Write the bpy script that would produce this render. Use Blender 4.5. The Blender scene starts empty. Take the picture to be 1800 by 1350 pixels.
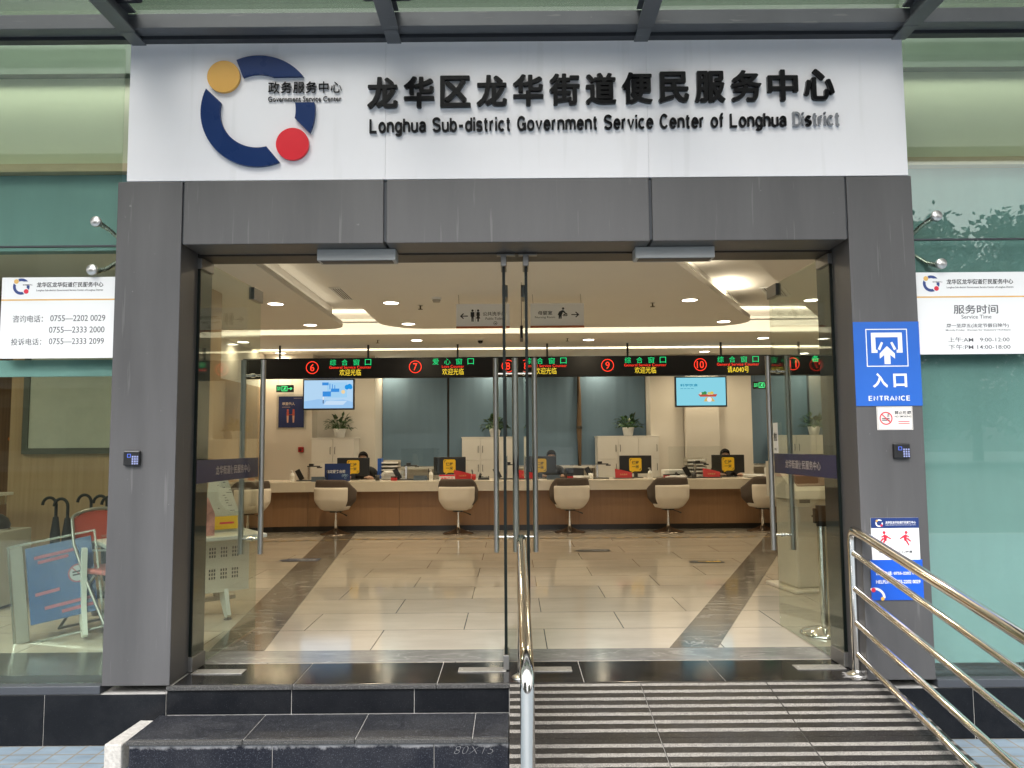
import bpy, bmesh, math, random
from mathutils import Vector, Matrix
random.seed(7)
S = bpy.context.scene
C = S.collection
R = math.radians

# ------------------------------------------------------------------ camera, sky, sun, exposure
def make_camera():
    f, W = 1352.0, 1800.0
    p, r = R(4.5), R(0.45)
    F = Vector((0, math.cos(p), math.sin(p))); X = Vector((1, 0, 0)); U = X.cross(F)
    X2 = X*math.cos(r) - U*math.sin(r); U2 = X*math.sin(r) + U*math.cos(r)
    cam = bpy.data.cameras.new('camera'); o = bpy.data.objects.new('camera', cam); C.objects.link(o)
    cam.sensor_width = 36; cam.lens = 36*f/W; cam.clip_start = .05; cam.clip_end = 600
    m = Matrix((( X2.x, U2.x, -F.x, 0), (X2.y, U2.y, -F.y, -4.28), (X2.z, U2.z, -F.z, 1.29), (0, 0, 0, 1)))
    o.matrix_world = m
    S.camera = o
make_camera()

world = bpy.data.worlds.new('World'); S.world = world; world.use_nodes = True
SUN_EL, SUN_ROT = 48, 200
def make_world():
    nt = world.node_tree; nt.nodes.clear()
    sky = nt.nodes.new('ShaderNodeTexSky'); sky.sky_type = 'NISHITA'; sky.sun_disc = False
    sky.sun_elevation = R(SUN_EL); sky.sun_rotation = R(SUN_ROT); sky.dust_density = 5; sky.air_density = 1.2; sky.ozone_density = 1
    hs = nt.nodes.new('ShaderNodeHueSaturation'); hs.inputs['Saturation'].default_value = 0.0
    bg = nt.nodes.new('ShaderNodeBackground'); bg.inputs['Strength'].default_value = .15
    out = nt.nodes.new('ShaderNodeOutputWorld')
    nt.links.new(sky.outputs[0], hs.inputs['Color']); nt.links.new(hs.outputs[0], bg.inputs['Color'])
    nt.links.new(bg.outputs[0], out.inputs[0])
make_world()
sl = bpy.data.lights.new('sun', 'SUN'); sl.energy = .8; sl.angle = R(25); sl.color = (1, .955, .93)
so = bpy.data.objects.new('sun', sl); C.objects.link(so)
so.rotation_euler = (R(90-SUN_EL), 0, R(180-SUN_ROT) + R(0)); so.location = (0, -8, 12)
S.view_settings.view_transform = 'Standard'; S.view_settings.look = 'None'
S.view_settings.gamma = 1; S.view_settings.exposure = 1.33
S.render.engine = 'CYCLES'
cy = S.cycles
cy.use_denoising = True
cy.max_bounces = 9; cy.diffuse_bounces = 4; cy.glossy_bounces = 5; cy.transmission_bounces = 6; cy.transparent_max_bounces = 28
cy.sample_clamp_indirect = 4; cy.caustics_reflective = False; cy.caustics_refractive = False
cy.use_light_tree = True

# ------------------------------------------------------------------ materials
MATS = {}
def mat(name, col, rough=.5, metal=0, var=.06, scale=6, bump=0, bscale=80, coat=0, stretch=(1, 1, 1), rvar=.08, spec=.5):
    if name in MATS: return MATS[name]
    m = bpy.data.materials.new(name); m.use_nodes = True; nt = m.node_tree
    b = nt.nodes['Principled BSDF']
    tc = nt.nodes.new('ShaderNodeTexCoord'); mp = nt.nodes.new('ShaderNodeMapping'); mp.inputs['Scale'].default_value = stretch
    nt.links.new(tc.outputs['Object'], mp.inputs[0])
    n = nt.nodes.new('ShaderNodeTexNoise'); n.inputs['Scale'].default_value = scale; n.inputs['Detail'].default_value = 6; n.inputs['Roughness'].default_value = .62
    nt.links.new(mp.outputs[0], n.inputs['Vector'])
    r = nt.nodes.new('ShaderNodeValToRGB')
    r.color_ramp.elements[0].position = .3; r.color_ramp.elements[1].position = .7
    r.color_ramp.elements[0].color = tuple(max(0, c*(1-var)) for c in col)+(1,)
    r.color_ramp.elements[1].color = tuple(min(1, c*(1+var)) for c in col)+(1,)
    nt.links.new(n.outputs['Fac'], r.inputs[0]); nt.links.new(r.outputs[0], b.inputs['Base Color'])
    mr = nt.nodes.new('ShaderNodeMapRange'); mr.inputs['To Min'].default_value = max(.02, rough-rvar); mr.inputs['To Max'].default_value = min(1, rough+rvar)
    nt.links.new(n.outputs['Fac'], mr.inputs[0]); nt.links.new(mr.outputs[0], b.inputs['Roughness'])
    b.inputs['Metallic'].default_value = metal; b.inputs['Coat Weight'].default_value = coat; b.inputs['Specular IOR Level'].default_value = spec
    if bump:
        n2 = nt.nodes.new('ShaderNodeTexNoise'); n2.inputs['Scale'].default_value = bscale; n2.inputs['Detail'].default_value = 4
        nt.links.new(mp.outputs[0], n2.inputs['Vector'])
        bp = nt.nodes.new('ShaderNodeBump'); bp.inputs['Strength'].default_value = bump; bp.inputs['Distance'].default_value = .002
        nt.links.new(n2.outputs['Fac'], bp.inputs['Height']); nt.links.new(bp.outputs[0], b.inputs['Normal'])
    MATS[name] = m
    return m
def emis(name, col, strength):
    if name in MATS: return MATS[name]
    m = bpy.data.materials.new(name); m.use_nodes = True; nt = m.node_tree; nt.nodes.clear()
    e = nt.nodes.new('ShaderNodeEmission'); e.inputs[0].default_value = col+(1,); e.inputs[1].default_value = strength
    o = nt.nodes.new('ShaderNodeOutputMaterial'); nt.links.new(e.outputs[0], o.inputs[0])
    m.cycles.emission_sampling = 'NONE' if strength < 3 else 'AUTO'
    MATS[name] = m; return m
def glass(name, tint, f0=.04, rough=0.0, body=None, bodyfac=0.0):
    """architectural glass: tinted see-through with a Schlick reflection on both faces"""
    m = bpy.data.materials.new(name); m.use_nodes = True; nt = m.node_tree; nt.nodes.clear(); L = nt.links.new
    ge = nt.nodes.new('ShaderNodeNewGeometry'); d = nt.nodes.new('ShaderNodeVectorMath'); d.operation = 'DOT_PRODUCT'
    L(ge.outputs['Normal'], d.inputs[0]); L(ge.outputs['Incoming'], d.inputs[1])
    def mth(op, a, b=None):
        n = nt.nodes.new('ShaderNodeMath'); n.operation = op
        for i, v in enumerate((a, b)):
            if v is None: continue
            if isinstance(v, (int, float)): n.inputs[i].default_value = v
            else: L(v, n.inputs[i])
        return n.outputs[0]
    x = mth('SUBTRACT', 1.0, mth('ABSOLUTE', d.outputs['Value']))
    F = mth('ADD', mth('MULTIPLY', mth('POWER', x, 5.0), 1-f0), f0)
    t = nt.nodes.new('ShaderNodeBsdfTransparent'); t.inputs[0].default_value = tuple(c**.5 for c in tint)+(1,)
    g = nt.nodes.new('ShaderNodeBsdfGlossy'); g.inputs['Roughness'].default_value = rough; g.inputs[0].default_value = (.95, 1, .97, 1)
    base = t.outputs[0]
    if body:
        df = nt.nodes.new('ShaderNodeBsdfDiffuse'); df.inputs[0].default_value = body+(1,)
        mb = nt.nodes.new('ShaderNodeMixShader'); mb.inputs[0].default_value = bodyfac
        L(base, mb.inputs[1]); L(df.outputs[0], mb.inputs[2]); base = mb.outputs[0]
    mx = nt.nodes.new('ShaderNodeMixShader'); L(F, mx.inputs[0]); L(base, mx.inputs[1]); L(g.outputs[0], mx.inputs[2])
    o = nt.nodes.new('ShaderNodeOutputMaterial'); L(mx.outputs[0], o.inputs[0])
    MATS[name] = m; return m
def translucent(name, col, fac=.5):
    m = bpy.data.materials.new(name); m.use_nodes = True; nt = m.node_tree; b = nt.nodes['Principled BSDF']
    b.inputs['Base Color'].default_value = col+(1,); b.inputs['Roughness'].default_value = .3
    t = nt.nodes.new('ShaderNodeBsdfTranslucent'); t.inputs[0].default_value = col+(1,)
    x = nt.nodes.new('ShaderNodeMixShader'); x.inputs[0].default_value = fac
    nt.links.new(b.outputs[0], x.inputs[1]); nt.links.new(t.outputs[0], x.inputs[2]); nt.links.new(x.outputs[0], nt.nodes['Material Output'].inputs[0])
    MATS[name] = m; return m
def tile_mat(name, c1, c2, mortar, bw, bh, ms, rough=.2, off=.5, nscale=2, nvar=.12, swap='XY', shift=(0, 0, 0), speck=0):
    m = bpy.data.materials.new(name); m.use_nodes = True; nt = m.node_tree; b = nt.nodes['Principled BSDF']; L = nt.links.new
    tc = nt.nodes.new('ShaderNodeTexCoord'); mp = nt.nodes.new('ShaderNodeMapping'); mp.inputs['Location'].default_value = shift
    L(tc.outputs['Object'], mp.inputs[0])
    br = nt.nodes.new('ShaderNodeTexBrick'); br.offset = off; br.squash = 1
    br.inputs['Scale'].default_value = 1; br.inputs['Brick Width'].default_value = bw; br.inputs['Row Height'].default_value = bh
    br.inputs['Mortar Size'].default_value = ms; br.inputs['Mortar Smooth'].default_value = .1
    br.inputs['Color1'].default_value = c1+(1,); br.inputs['Color2'].default_value = c2+(1,); br.inputs['Mortar'].default_value = mortar+(1,)
    L(mp.outputs[0], br.inputs['Vector'])
    n = nt.nodes.new('ShaderNodeTexNoise'); n.inputs['Scale'].default_value = nscale; n.inputs['Detail'].default_value = 8; n.inputs['Roughness'].default_value = .65
    mp2 = nt.nodes.new('ShaderNodeMapping'); mp2.inputs['Scale'].default_value = (1, 3, 1); L(tc.outputs['Object'], mp2.inputs[0]); L(mp2.outputs[0], n.inputs['Vector'])
    mr = nt.nodes.new('ShaderNodeMapRange'); mr.inputs['From Min'].default_value = .3; mr.inputs['From Max'].default_value = .7
    mr.inputs['To Min'].default_value = 1-nvar; mr.inputs['To Max'].default_value = 1+nvar; L(n.outputs['Fac'], mr.inputs[0])
    mx = nt.nodes.new('ShaderNodeMix'); mx.data_type = 'RGBA'; mx.blend_type = 'MULTIPLY'; mx.inputs[0].default_value = 1
    L(br.outputs['Color'], mx.inputs[6]); L(mr.outputs[0], mx.inputs[7]); L(mx.outputs[2], b.inputs['Base Color'])
    mr2 = nt.nodes.new('ShaderNodeMapRange'); mr2.inputs['To Min'].default_value = rough*.7; mr2.inputs['To Max'].default_value = rough*1.4; L(n.outputs['Fac'], mr2.inputs[0])
    L(mr2.outputs[0], b.inputs['Roughness'])
    bp = nt.nodes.new('ShaderNodeBump'); bp.inputs['Strength'].default_value = .3; bp.inputs['Distance'].default_value = .002; bp.invert = True
    L(br.outputs['Fac'], bp.inputs['Height']); L(bp.outputs[0], b.inputs['Normal'])
    MATS[name] = m; return m
def granite(name, base, speck, amount=.62, rough=.16, stain=0.0, stain_z=0.0, dustmax=.22, spec=.3):
    m = bpy.data.materials.new(name); m.use_nodes = True; nt = m.node_tree; b = nt.nodes['Principled BSDF']; L = nt.links.new
    tc = nt.nodes.new('ShaderNodeTexCoord')
    n = nt.nodes.new('ShaderNodeTexNoise'); n.inputs['Scale'].default_value = 210; n.inputs['Detail'].default_value = 3; L(tc.outputs['Object'], n.inputs['Vector'])
    r = nt.nodes.new('ShaderNodeValToRGB'); r.color_ramp.elements[0].position = amount; r.color_ramp.elements[1].position = amount+.16
    r.color_ramp.elements[0].color = base+(1,); r.color_ramp.elements[1].color = speck+(1,); L(n.outputs['Fac'], r.inputs[0])
    n2 = nt.nodes.new('ShaderNodeTexNoise'); n2.inputs['Scale'].default_value = 3.5; n2.inputs['Detail'].default_value = 9; n2.inputs['Roughness'].default_value = .7; L(tc.outputs['Object'], n2.inputs['Vector'])
    dust = nt.nodes.new('ShaderNodeMix'); dust.data_type = 'RGBA'
    mr = nt.nodes.new('ShaderNodeMapRange'); mr.inputs['From Min'].default_value = .45; mr.inputs['From Max'].default_value = .8; mr.inputs['To Max'].default_value = dustmax; L(n2.outputs['Fac'], mr.inputs[0])
    L(mr.outputs[0], dust.inputs[0]); L(r.outputs[0], dust.inputs[6]); dust.inputs[7].default_value = (.075, .075, .08, 1)
    col = dust.outputs[2]
    if stain:
        sx = nt.nodes.new('ShaderNodeSeparateXYZ'); L(tc.outputs['Object'], sx.inputs[0])
        mz = nt.nodes.new('ShaderNodeMapRange'); mz.inputs['From Min'].default_value = stain_z-.075; mz.inputs['From Max'].default_value = stain_z; L(sx.outputs['Z'], mz.inputs[0])
        n3 = nt.nodes.new('ShaderNodeTexNoise'); n3.inputs['Scale'].default_value = 14; n3.inputs['Detail'].default_value = 8; n3.inputs['Roughness'].default_value = .7; L(tc.outputs['Object'], n3.inputs['Vector'])
        ad = nt.nodes.new('ShaderNodeMath'); ad.operation = 'ADD'; L(mz.outputs[0], ad.inputs[0]); L(n3.outputs['Fac'], ad.inputs[1])
        mm = nt.nodes.new('ShaderNodeMapRange'); mm.inputs['From Min'].default_value = 1.22; mm.inputs['From Max'].default_value = 1.42; mm.inputs['To Max'].default_value = stain; L(ad.outputs[0], mm.inputs[0])
        st = nt.nodes.new('ShaderNodeMix'); st.data_type = 'RGBA'; L(mm.outputs[0], st.inputs[0]); L(col, st.inputs[6]); st.inputs[7].default_value = (.3, .3, .31, 1)
        col = st.outputs[2]
    b.inputs['Specular IOR Level'].default_value = spec
    L(col, b.inputs['Base Color'])
    m2 = nt.nodes.new('ShaderNodeMapRange'); m2.inputs['To Min'].default_value = rough*.6; m2.inputs['To Max'].default_value = rough*1.9; L(n2.outputs['Fac'], m2.inputs[0]); L(m2.outputs[0], b.inputs['Roughness'])
    MATS[name] = m; return m
def wood(name, c1, c2, rough=.45, axis='Z'):
    m = bpy.data.materials.new(name); m.use_nodes = True; nt = m.node_tree; b = nt.nodes['Principled BSDF']; L = nt.links.new
    tc = nt.nodes.new('ShaderNodeTexCoord'); mp = nt.nodes.new('ShaderNodeMapping')
    mp.inputs['Scale'].default_value = (14, 14, .6) if axis == 'Z' else (.6, 14, 14); L(tc.outputs['Object'], mp.inputs[0])
    n = nt.nodes.new('ShaderNodeTexNoise'); n.inputs['Scale'].default_value = 2.2; n.inputs['Detail'].default_value = 7; n.inputs['Distortion'].default_value = .4; L(mp.outputs[0], n.inputs['Vector'])
    r = nt.nodes.new('ShaderNodeValToRGB'); r.color_ramp.elements[0].position = .32; r.color_ramp.elements[1].position = .68
    r.color_ramp.elements[0].color = c1+(1,); r.color_ramp.elements[1].color = c2+(1,); L(n.outputs['Fac'], r.inputs[0]); L(r.outputs[0], b.inputs['Base Color'])
    b.inputs['Roughness'].default_value = rough
    MATS[name] = m; return m

# ------------------------------------------------------------------ mesh builder
class MB:
    def __init__(s): s.v = []; s.f = []; s.sm = []
    def add(s, vs, fs, smooth=False):
        k = len(s.v); s.v += [tuple(v) for v in vs]; s.f += [tuple(i+k for i in f) for f in fs]; s.sm += [smooth]*len(fs); return s
    def box(s, x0, x1, y0, y1, z0, z1, bev=0):
        if bev <= 0:
            vs = [(x, y, z) for z in (z0, z1) for y in (y0, y1) for x in (x0, x1)]
            fs = [(0, 2, 3, 1), (4, 5, 7, 6), (0, 1, 5, 4), (2, 6, 7, 3), (0, 4, 6, 2), (1, 3, 7, 5)]
            return s.add(vs, fs)
        bm = bmesh.new(); bmesh.ops.create_cube(bm, size=1)
        for v in bm.verts: v.co = Vector(((x0+x1)/2+v.co.x*(x1-x0), (y0+y1)/2+v.co.y*(y1-y0), (z0+z1)/2+v.co.z*(z1-z0)))
        bmesh.ops.bevel(bm, geom=list(bm.edges), offset=bev, segments=2, affect='EDGES', profile=.5)
        return s.bm(bm)
    def bm(s, bm, smooth=False):
        bm.verts.index_update(); s.add([v.co[:] for v in bm.verts], [[v.index for v in f.verts] for f in bm.faces], smooth); bm.free(); return s
    def tube(s, pts, r, n=12, cap=True, radii=None):
        P = [Vector(p) for p in pts]; rings = []; up = None
        for i, p in enumerate(P):
            d = ((P[min(i+1, len(P)-1)]-p).normalized() + (p-P[max(i-1, 0)]).normalized())
            d = d.normalized() if d.length > 1e-6 else Vector((0, 0, 1))
            if up is None:
                up = Vector((0, 0, 1)) if abs(d.z) < .9 else Vector((1, 0, 0))
            a = d.cross(up).normalized(); b = a.cross(d).normalized(); up = b
            rr = radii[i] if radii else r
            rings.append([p+(a*math.cos(2*math.pi*k/n)+b*math.sin(2*math.pi*k/n))*rr for k in range(n)])
        vs = [v for g in rings for v in g]; fs = []
        for i in range(len(P)-1):
            for k in range(n):
                fs.append((i*n+k, i*n+(k+1) % n, (i+1)*n+(k+1) % n, (i+1)*n+k))
        s.add(vs, fs, True)
        if cap:
            s.add(rings[0], [tuple(range(n))[::-1]]); s.add(rings[-1], [tuple(range(n))])
        return s
    def lathe(s, c, prof, n=24, smooth=True, axis='Z'):
        vs = []; fs = []
        for r, h in prof:
            for k in range(n):
                a = 2*math.pi*k/n; x, y = r*math.cos(a), r*math.sin(a)
                if axis == 'Z': vs.append((c[0]+x, c[1]+y, c[2]+h))
                elif axis == 'Y': vs.append((c[0]+x, c[1]+h, c[2]+y))
                else: vs.append((c[0]+h, c[1]+x, c[2]+y))
        for i in range(len(prof)-1):
            for k in range(n): fs.append((i*n+k, i*n+(k+1) % n, (i+1)*n+(k+1) % n, (i+1)*n+k))
        return s.add(vs, fs, smooth)
    def prism(s, pts, fn, w0, w1):
        """outline pts (u,v) extruded from depth w0 to w1; fn maps (u,v,w) to xyz"""
        n = len(pts); vs = [fn(u, v, w0) for u, v in pts]+[fn(u, v, w1) for u, v in pts]
        fs = [tuple(range(n)), tuple(range(2*n-1, n-1, -1))]+[(i, i+n, (i+1) % n+n, (i+1) % n) for i in range(n)]
        return s.add(vs, fs)
    def ring(s, u, v, r0, r1, a0, a1, fn, w0, w1, n=40):
        """annular sector, angles in degrees"""
        A = [R(a0+(a1-a0)*i/n) for i in range(n+1)]; vs = []; fs = []
        for a in A:
            for r in (r0, r1):
                for w in (w0, w1): vs.append(fn(u+r*math.cos(a), v+r*math.sin(a), w))
        for i in range(n):
            k = 4*i; q = 4*(i+1)
            fs += [(k, k+2, q+2, q), (k+1, q+1, q+3, k+3), (k, q, q+1, k+1), (k+2, k+3, q+3, q+2)]
        fs += [(0, 1, 3, 2), (4*n, 4*n+2, 4*n+3, 4*n+1)]
        return s.add(vs, fs)
    def disc(s, u, v, r, fn, w0, w1, n=40):
        return s.prism([(u+r*math.cos(2*math.pi*i/n), v+r*math.sin(2*math.pi*i/n)) for i in range(n)], fn, w0, w1)
    def rect(s, u0, u1, v0, v1, fn, w0, w1): return s.prism([(u0, v0), (u1, v0), (u1, v1), (u0, v1)], fn, w0, w1)
    def frame(s, u0, u1, v0, v1, t, fn, w0, w1):
        s.rect(u0, u1, v0, v0+t, fn, w0, w1); s.rect(u0, u1, v1-t, v1, fn, w0, w1)
        s.rect(u0, u0+t, v0+t, v1-t, fn, w0, w1); return s.rect(u1-t, u1, v0+t, v1-t, fn, w0, w1)
    def text(s, body, u0, u1, v0, v1, fn, w0=0, w1=.001, bold=0, space=1, res=3, shear=0):
        """lettering stretched to the box u0..u1 x v0..v1 and given the thickness w0..w1"""
        cu = bpy.data.curves.new('t', 'FONT'); cu.body = body; cu.size = 1; cu.offset = bold; cu.extrude = .5
        cu.space_character = space; cu.resolution_u = res; cu.shear = shear
        o = bpy.data.objects.new('t', cu); C.objects.link(o)
        dg = bpy.context.evaluated_depsgraph_get(); dg.update()
        me = bpy.data.meshes.new_from_object(o.evaluated_get(dg))
        X = [v.co.x for v in me.vertices]; Y = [v.co.y for v in me.vertices]
        ax, bx, ay, by = min(X), max(X), min(Y), max(Y)
        vs = [fn(u0+(v.co.x-ax)/(bx-ax)*(u1-u0), v0+(v.co.y-ay)/(by-ay)*(v1-v0), w0+(v.co.z+.5)*(w1-w0)) for v in me.vertices]
        s.add(vs, [tuple(p.vertices) for p in me.polygons])
        bpy.data.objects.remove(o); bpy.data.curves.remove(cu); bpy.data.meshes.remove(me)
        return s
    def xf(s, m):
        s.v = [tuple(m @ Vector(v)) for v in s.v]; return s
GLY = None
def glyphs():
    global GLY
    if GLY: return GLY
    def a(cx, cy, rx, ry, a0, a1, n=9): return [(cx+rx*math.cos(R(a0+(a1-a0)*i/n)), cy+ry*math.sin(R(a0+(a1-a0)*i/n))) for i in range(n+1)]
    x, c, d = .70, 1.0, -.28      # x-height, cap height, descender; letters are drawn on stroke centre lines
    bowl = lambda w: a(w/2, x/2, w/2, x/2, 0, 360, 20)
    arch = lambda u, w: [(u, 0), (u, x)], 
    hump = lambda u, w: [(u, 0), (u, x-.22)]+a(u+w/2, x-.22, w/2, .22, 180, 0, 10)+[(u+w, 0)]
    S = lambda w, h: a(w/2, h*.745, w/2, h*.255, 25, 200, 9)+a(w/2, h*.49, w/2, h*.02, 180, 180, 1)[:1]*0+[(w*.12, h*.60), (w*.5, h*.515), (w*.88, h*.42)]+a(w/2, h*.255, w/2, h*.255, 20, -160, 10)
    GLY = {
     'L': (.50, [[(0, c), (0, 0), (.50, 0)]]), 'o': (.46, [bowl(.46)]), 'n': (.42, [[(0, 0), (0, x)], hump(0, .42)[1:]]),
     'g': (.44, [bowl(.44), [(.44, x), (.44, -.08)]+a(.22, -.08, .22, .2, 0, -150, 8)]), 'h': (.42, [[(0, 0), (0, c)], hump(0, .42)[1:]]),
     'u': (.42, [[(0, x), (0, .22)]+a(.21, .22, .21, .22, 180, 360, 10), [(.42, x), (.42, 0)]]),
     'a': (.43, [a(.21, x-.2, .2, .2, 160, 0, 8)+[(.41, .0)], [(.41, .42), (.2, .40)]+a(.2, .2, .2, .2, 90, 270, 8)+[(.3, .03), (.41, .15)]]),
     'S': (.54, [S(.54, c)]), 's': (.38, [S(.38, x)]), 'b': (.44, [[(0, 0), (0, c)], bowl(.44)]), 'd': (.44, [[(.44, 0), (.44, c)], bowl(.44)]),
     '-': (.34, [[(0, .38), (.34, .38)]]), 'i': (.0, [[(0, 0), (0, x)], [(0, c-.07), (0, c+.03)]]), 't': (.24, [[(.09, c-.06), (.09, .12)]+a(.19, .12, .10, .12, 180, 270, 5)+[(.25, .0)], [(-.04, x), (.25, x)]]),
     'r': (.24, [[(0, 0), (0, x)], [(0, x-.25)]+a(.2, x-.22, .2, .22, 180, 80, 6)]), 'c': (.42, [a(.22, x/2, .22, x/2, 48, 312, 14)]),
     'G': (.58, [a(.29, c/2, .29, c/2, 40, 345, 18)+[(.58, .46), (.32, .46)], [(.58, .45), (.58, 0)]]), 'v': (.42, [[(0, x), (.21, 0), (.42, x)]]),
     'e': (.44, [[(.02, x*.52), (.44, x*.52)]+a(.22, x/2, .22, x/2, 8, 318, 16)]), 'm': (.70, [[(0, 0), (0, x)], hump(0, .35)[1:], hump(.35, .35)[1:]]),
     'C': (.56, [a(.29, c/2, .29, c/2, 42, 318, 18)]), 'f': (.22, [[(.09, 0), (.09, c-.14)]+a(.19, c-.14, .10, .14, 180, 90, 5)+[(.25, c)], [(-.04, x), (.25, x)]]),
     'D': (.54, [[(0, c), (0, 0), (.2, 0)]+a(.24, c/2, .30, c/2, -85, 85, 14)+[(.2, c), (0, c)]]), ' ': (.20, []),
     'E': (.46, [[(.46, c), (0, c), (0, 0), (.46, 0)], [(0, .52), (.42, .52)]]), 'N': (.54, [[(0, 0), (0, c), (.54, 0), (.54, c)]]), 'T': (.54, [[(0, c), (.54, c)], [(.27, c), (.27, 0)]]),
     'R': (.52, [[(0, 0), (0, c), (.26, c)]+a(.27, .76, .23, .24, 90, -90, 8)+[(0, .52)], [(.28, .52), (.52, 0)]]), 'A': (.58, [[(0, 0), (.29, c), (.58, 0)], [(.1, .34), (.48, .34)]]),
    }
    return GLY
def stroke_text(mb, body, u0, u1, v0, capheight, fn, w0, w1, th=.15, gap=.24, only=None):
    """plain grotesque lettering of even stroke, fitted between u0 and u1 (cap height and descender set by capheight)"""
    G = glyphs(); pen = 0; items = []
    for ch in body:
        w, st = G[ch]; items.append((pen, ch, st)); pen += w+gap
    total = pen-gap+th; sx = (u1-u0)/total; sy = capheight; k = 0
    for i, (px, ch, st) in enumerate(items):
        if only and not only(i): continue
        for line in st:
            pts = [Vector(p) for p in line]; pts = [p for j, p in enumerate(pts) if j == 0 or (p-pts[j-1]).length > 1e-4]
            n = len(pts); lo, hi = [], []
            closed = (pts[0]-pts[-1]).length < 1e-3
            for j, p in enumerate(pts):
                a = pts[j-1] if j > 0 else (pts[-2] if closed else None); b = pts[j+1] if j < n-1 else (pts[1] if closed else None)
                d1 = (p-a).normalized() if a is not None else (b-p).normalized(); d2 = (b-p).normalized() if b is not None else d1
                n1 = Vector((-d1.y, d1.x)); n2 = Vector((-d2.y, d2.x)); m = n1+n2
                m = m/max(.5, m.dot(n1)) if m.length > 1e-4 else n1
                lo.append(p-m*th/2); hi.append(p+m*th/2)
            q = lambda p, w: fn(u0+(px+th/2+p.x)*sx, v0+(p.y*(1-th)+th/2)*sy, w)
            ww = w1+.00006*(k % 5); k += 1; vs = []
            for l, h in zip(lo, hi): vs += [q(l, w0), q(h, w0), q(h, ww), q(l, ww)]
            fs = []
            for j in range(n-1):
                for e in range(4): fs.append((4*j+e, 4*j+(e+1) % 4, 4*j+4+(e+1) % 4, 4*j+4+e))
            fs += [(0, 1, 2, 3), (4*n-4, 4*n-3, 4*n-2, 4*n-1)]
            mb.add(vs, fs)
    return mb
def front(y):           # a face looking at the street (-y): u to the right, v up, w out of the face
    return lambda u, v, w: (u, y-w, v)
def flat(z):            # lying on the floor, read from the street
    return lambda u, v, w: (u, v, z+w)

def root_loc(p):
    while p.parent: p = p.parent
    return Vector(p.location)
def obj(name, mb, m, parent=None, label=None):
    me = bpy.data.meshes.new(name)
    off = root_loc(parent) if parent else Vector((0, 0, 0))
    me.from_pydata([(v[0]-off.x, v[1]-off.y, v[2]-off.z) for v in mb.v], [], mb.f)
    me.polygons.foreach_set('use_smooth', mb.sm)
    bm = bmesh.new(); bm.from_mesh(me); bmesh.ops.recalc_face_normals(bm, faces=bm.faces); bm.to_mesh(me); bm.free()
    me.materials.append(m); me.update()
    o = bpy.data.objects.new(name, me); C.objects.link(o)
    if parent: o.parent = parent
    if label: o['label'] = label
    return o
def thing(name, label, cat, loc=(0, 0, 0), group=None):
    o = bpy.data.objects.new(name, None); C.objects.link(o); o.location = loc; o.empty_display_size = .1
    o['label'] = label; o['category'] = cat
    if group: o['group'] = group
    return o
def tag(o, label, cat, group=None):
    o['label'] = label; o['category'] = cat
    if group: o['group'] = group
    return o
def struct(name, mb, m):
    o = obj(name, mb, m); o['kind'] = 'structure'; return o
def dup(root, loc, rotz=0, label=None):
    r = root.copy(); C.objects.link(r); r.location = loc; r.rotation_euler = (0, 0, rotz)
    if label: r['label'] = label
    for ch in list(root.children):
        c = ch.copy(); C.objects.link(c); c.parent = r
        for g in list(ch.children):
            d = g.copy(); C.objects.link(d); d.parent = c
    return r
def place(root, loc, rotz=0):
    root.location = loc; root.rotation_euler = (0, 0, rotz); return root

# ------------------------------------------------------------------ palette
grey_panel = mat('grey_aluminium_panel', (.098, .095, .096), .40, .25, .17, 2.2, .04, 90, stretch=(1.6, 1.6, .22), rvar=.14)
grey_edge = mat('grey_joint', (.05, .055, .065), .5, .2)
dark_metal = mat('dark_bronze_metal', (.06, .052, .046), .45, .3)
steel_grey = mat('painted_steel_grey', (.115, .12, .128), .45, .2, .12, 3)
steel_dark = mat('painted_steel_dark', (.035, .038, .045), .5, .2)
white_board = mat('white_sign_film', (.88, .86, .885), .34, 0, .022, 1.6, .05, 3, stretch=(1, 1, .5))
white_paint = mat('white_wall_paint', (.72, .68, .62), .7, 0, .02, 2)
white_ceiling = mat('white_ceiling_paint', (.74, .72, .68), .8, 0, .015, 2)
white_lam = mat('white_laminate', (.74, .72, .68), .35, 0, .02, 3)
white_plastic = mat('white_plastic', (.75, .75, .74), .35, 0, .02)
black_plastic = mat('black_plastic', (.012, .012, .013), .35, 0, .1)
dark_plastic = mat('dark_grey_plastic', (.03, .03, .032), .4)
chrome = mat('polished_stainless', (.78, .76, .73), .09, 1, .02, 5, rvar=.03)
satin = mat('satin_stainless', (.62, .61, .59), .28, 1, .03, 5, stretch=(1, 1, .05))
dull_steel = mat('dull_steel', (.24, .235, .225), .38, .8, .08, 8)
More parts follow.
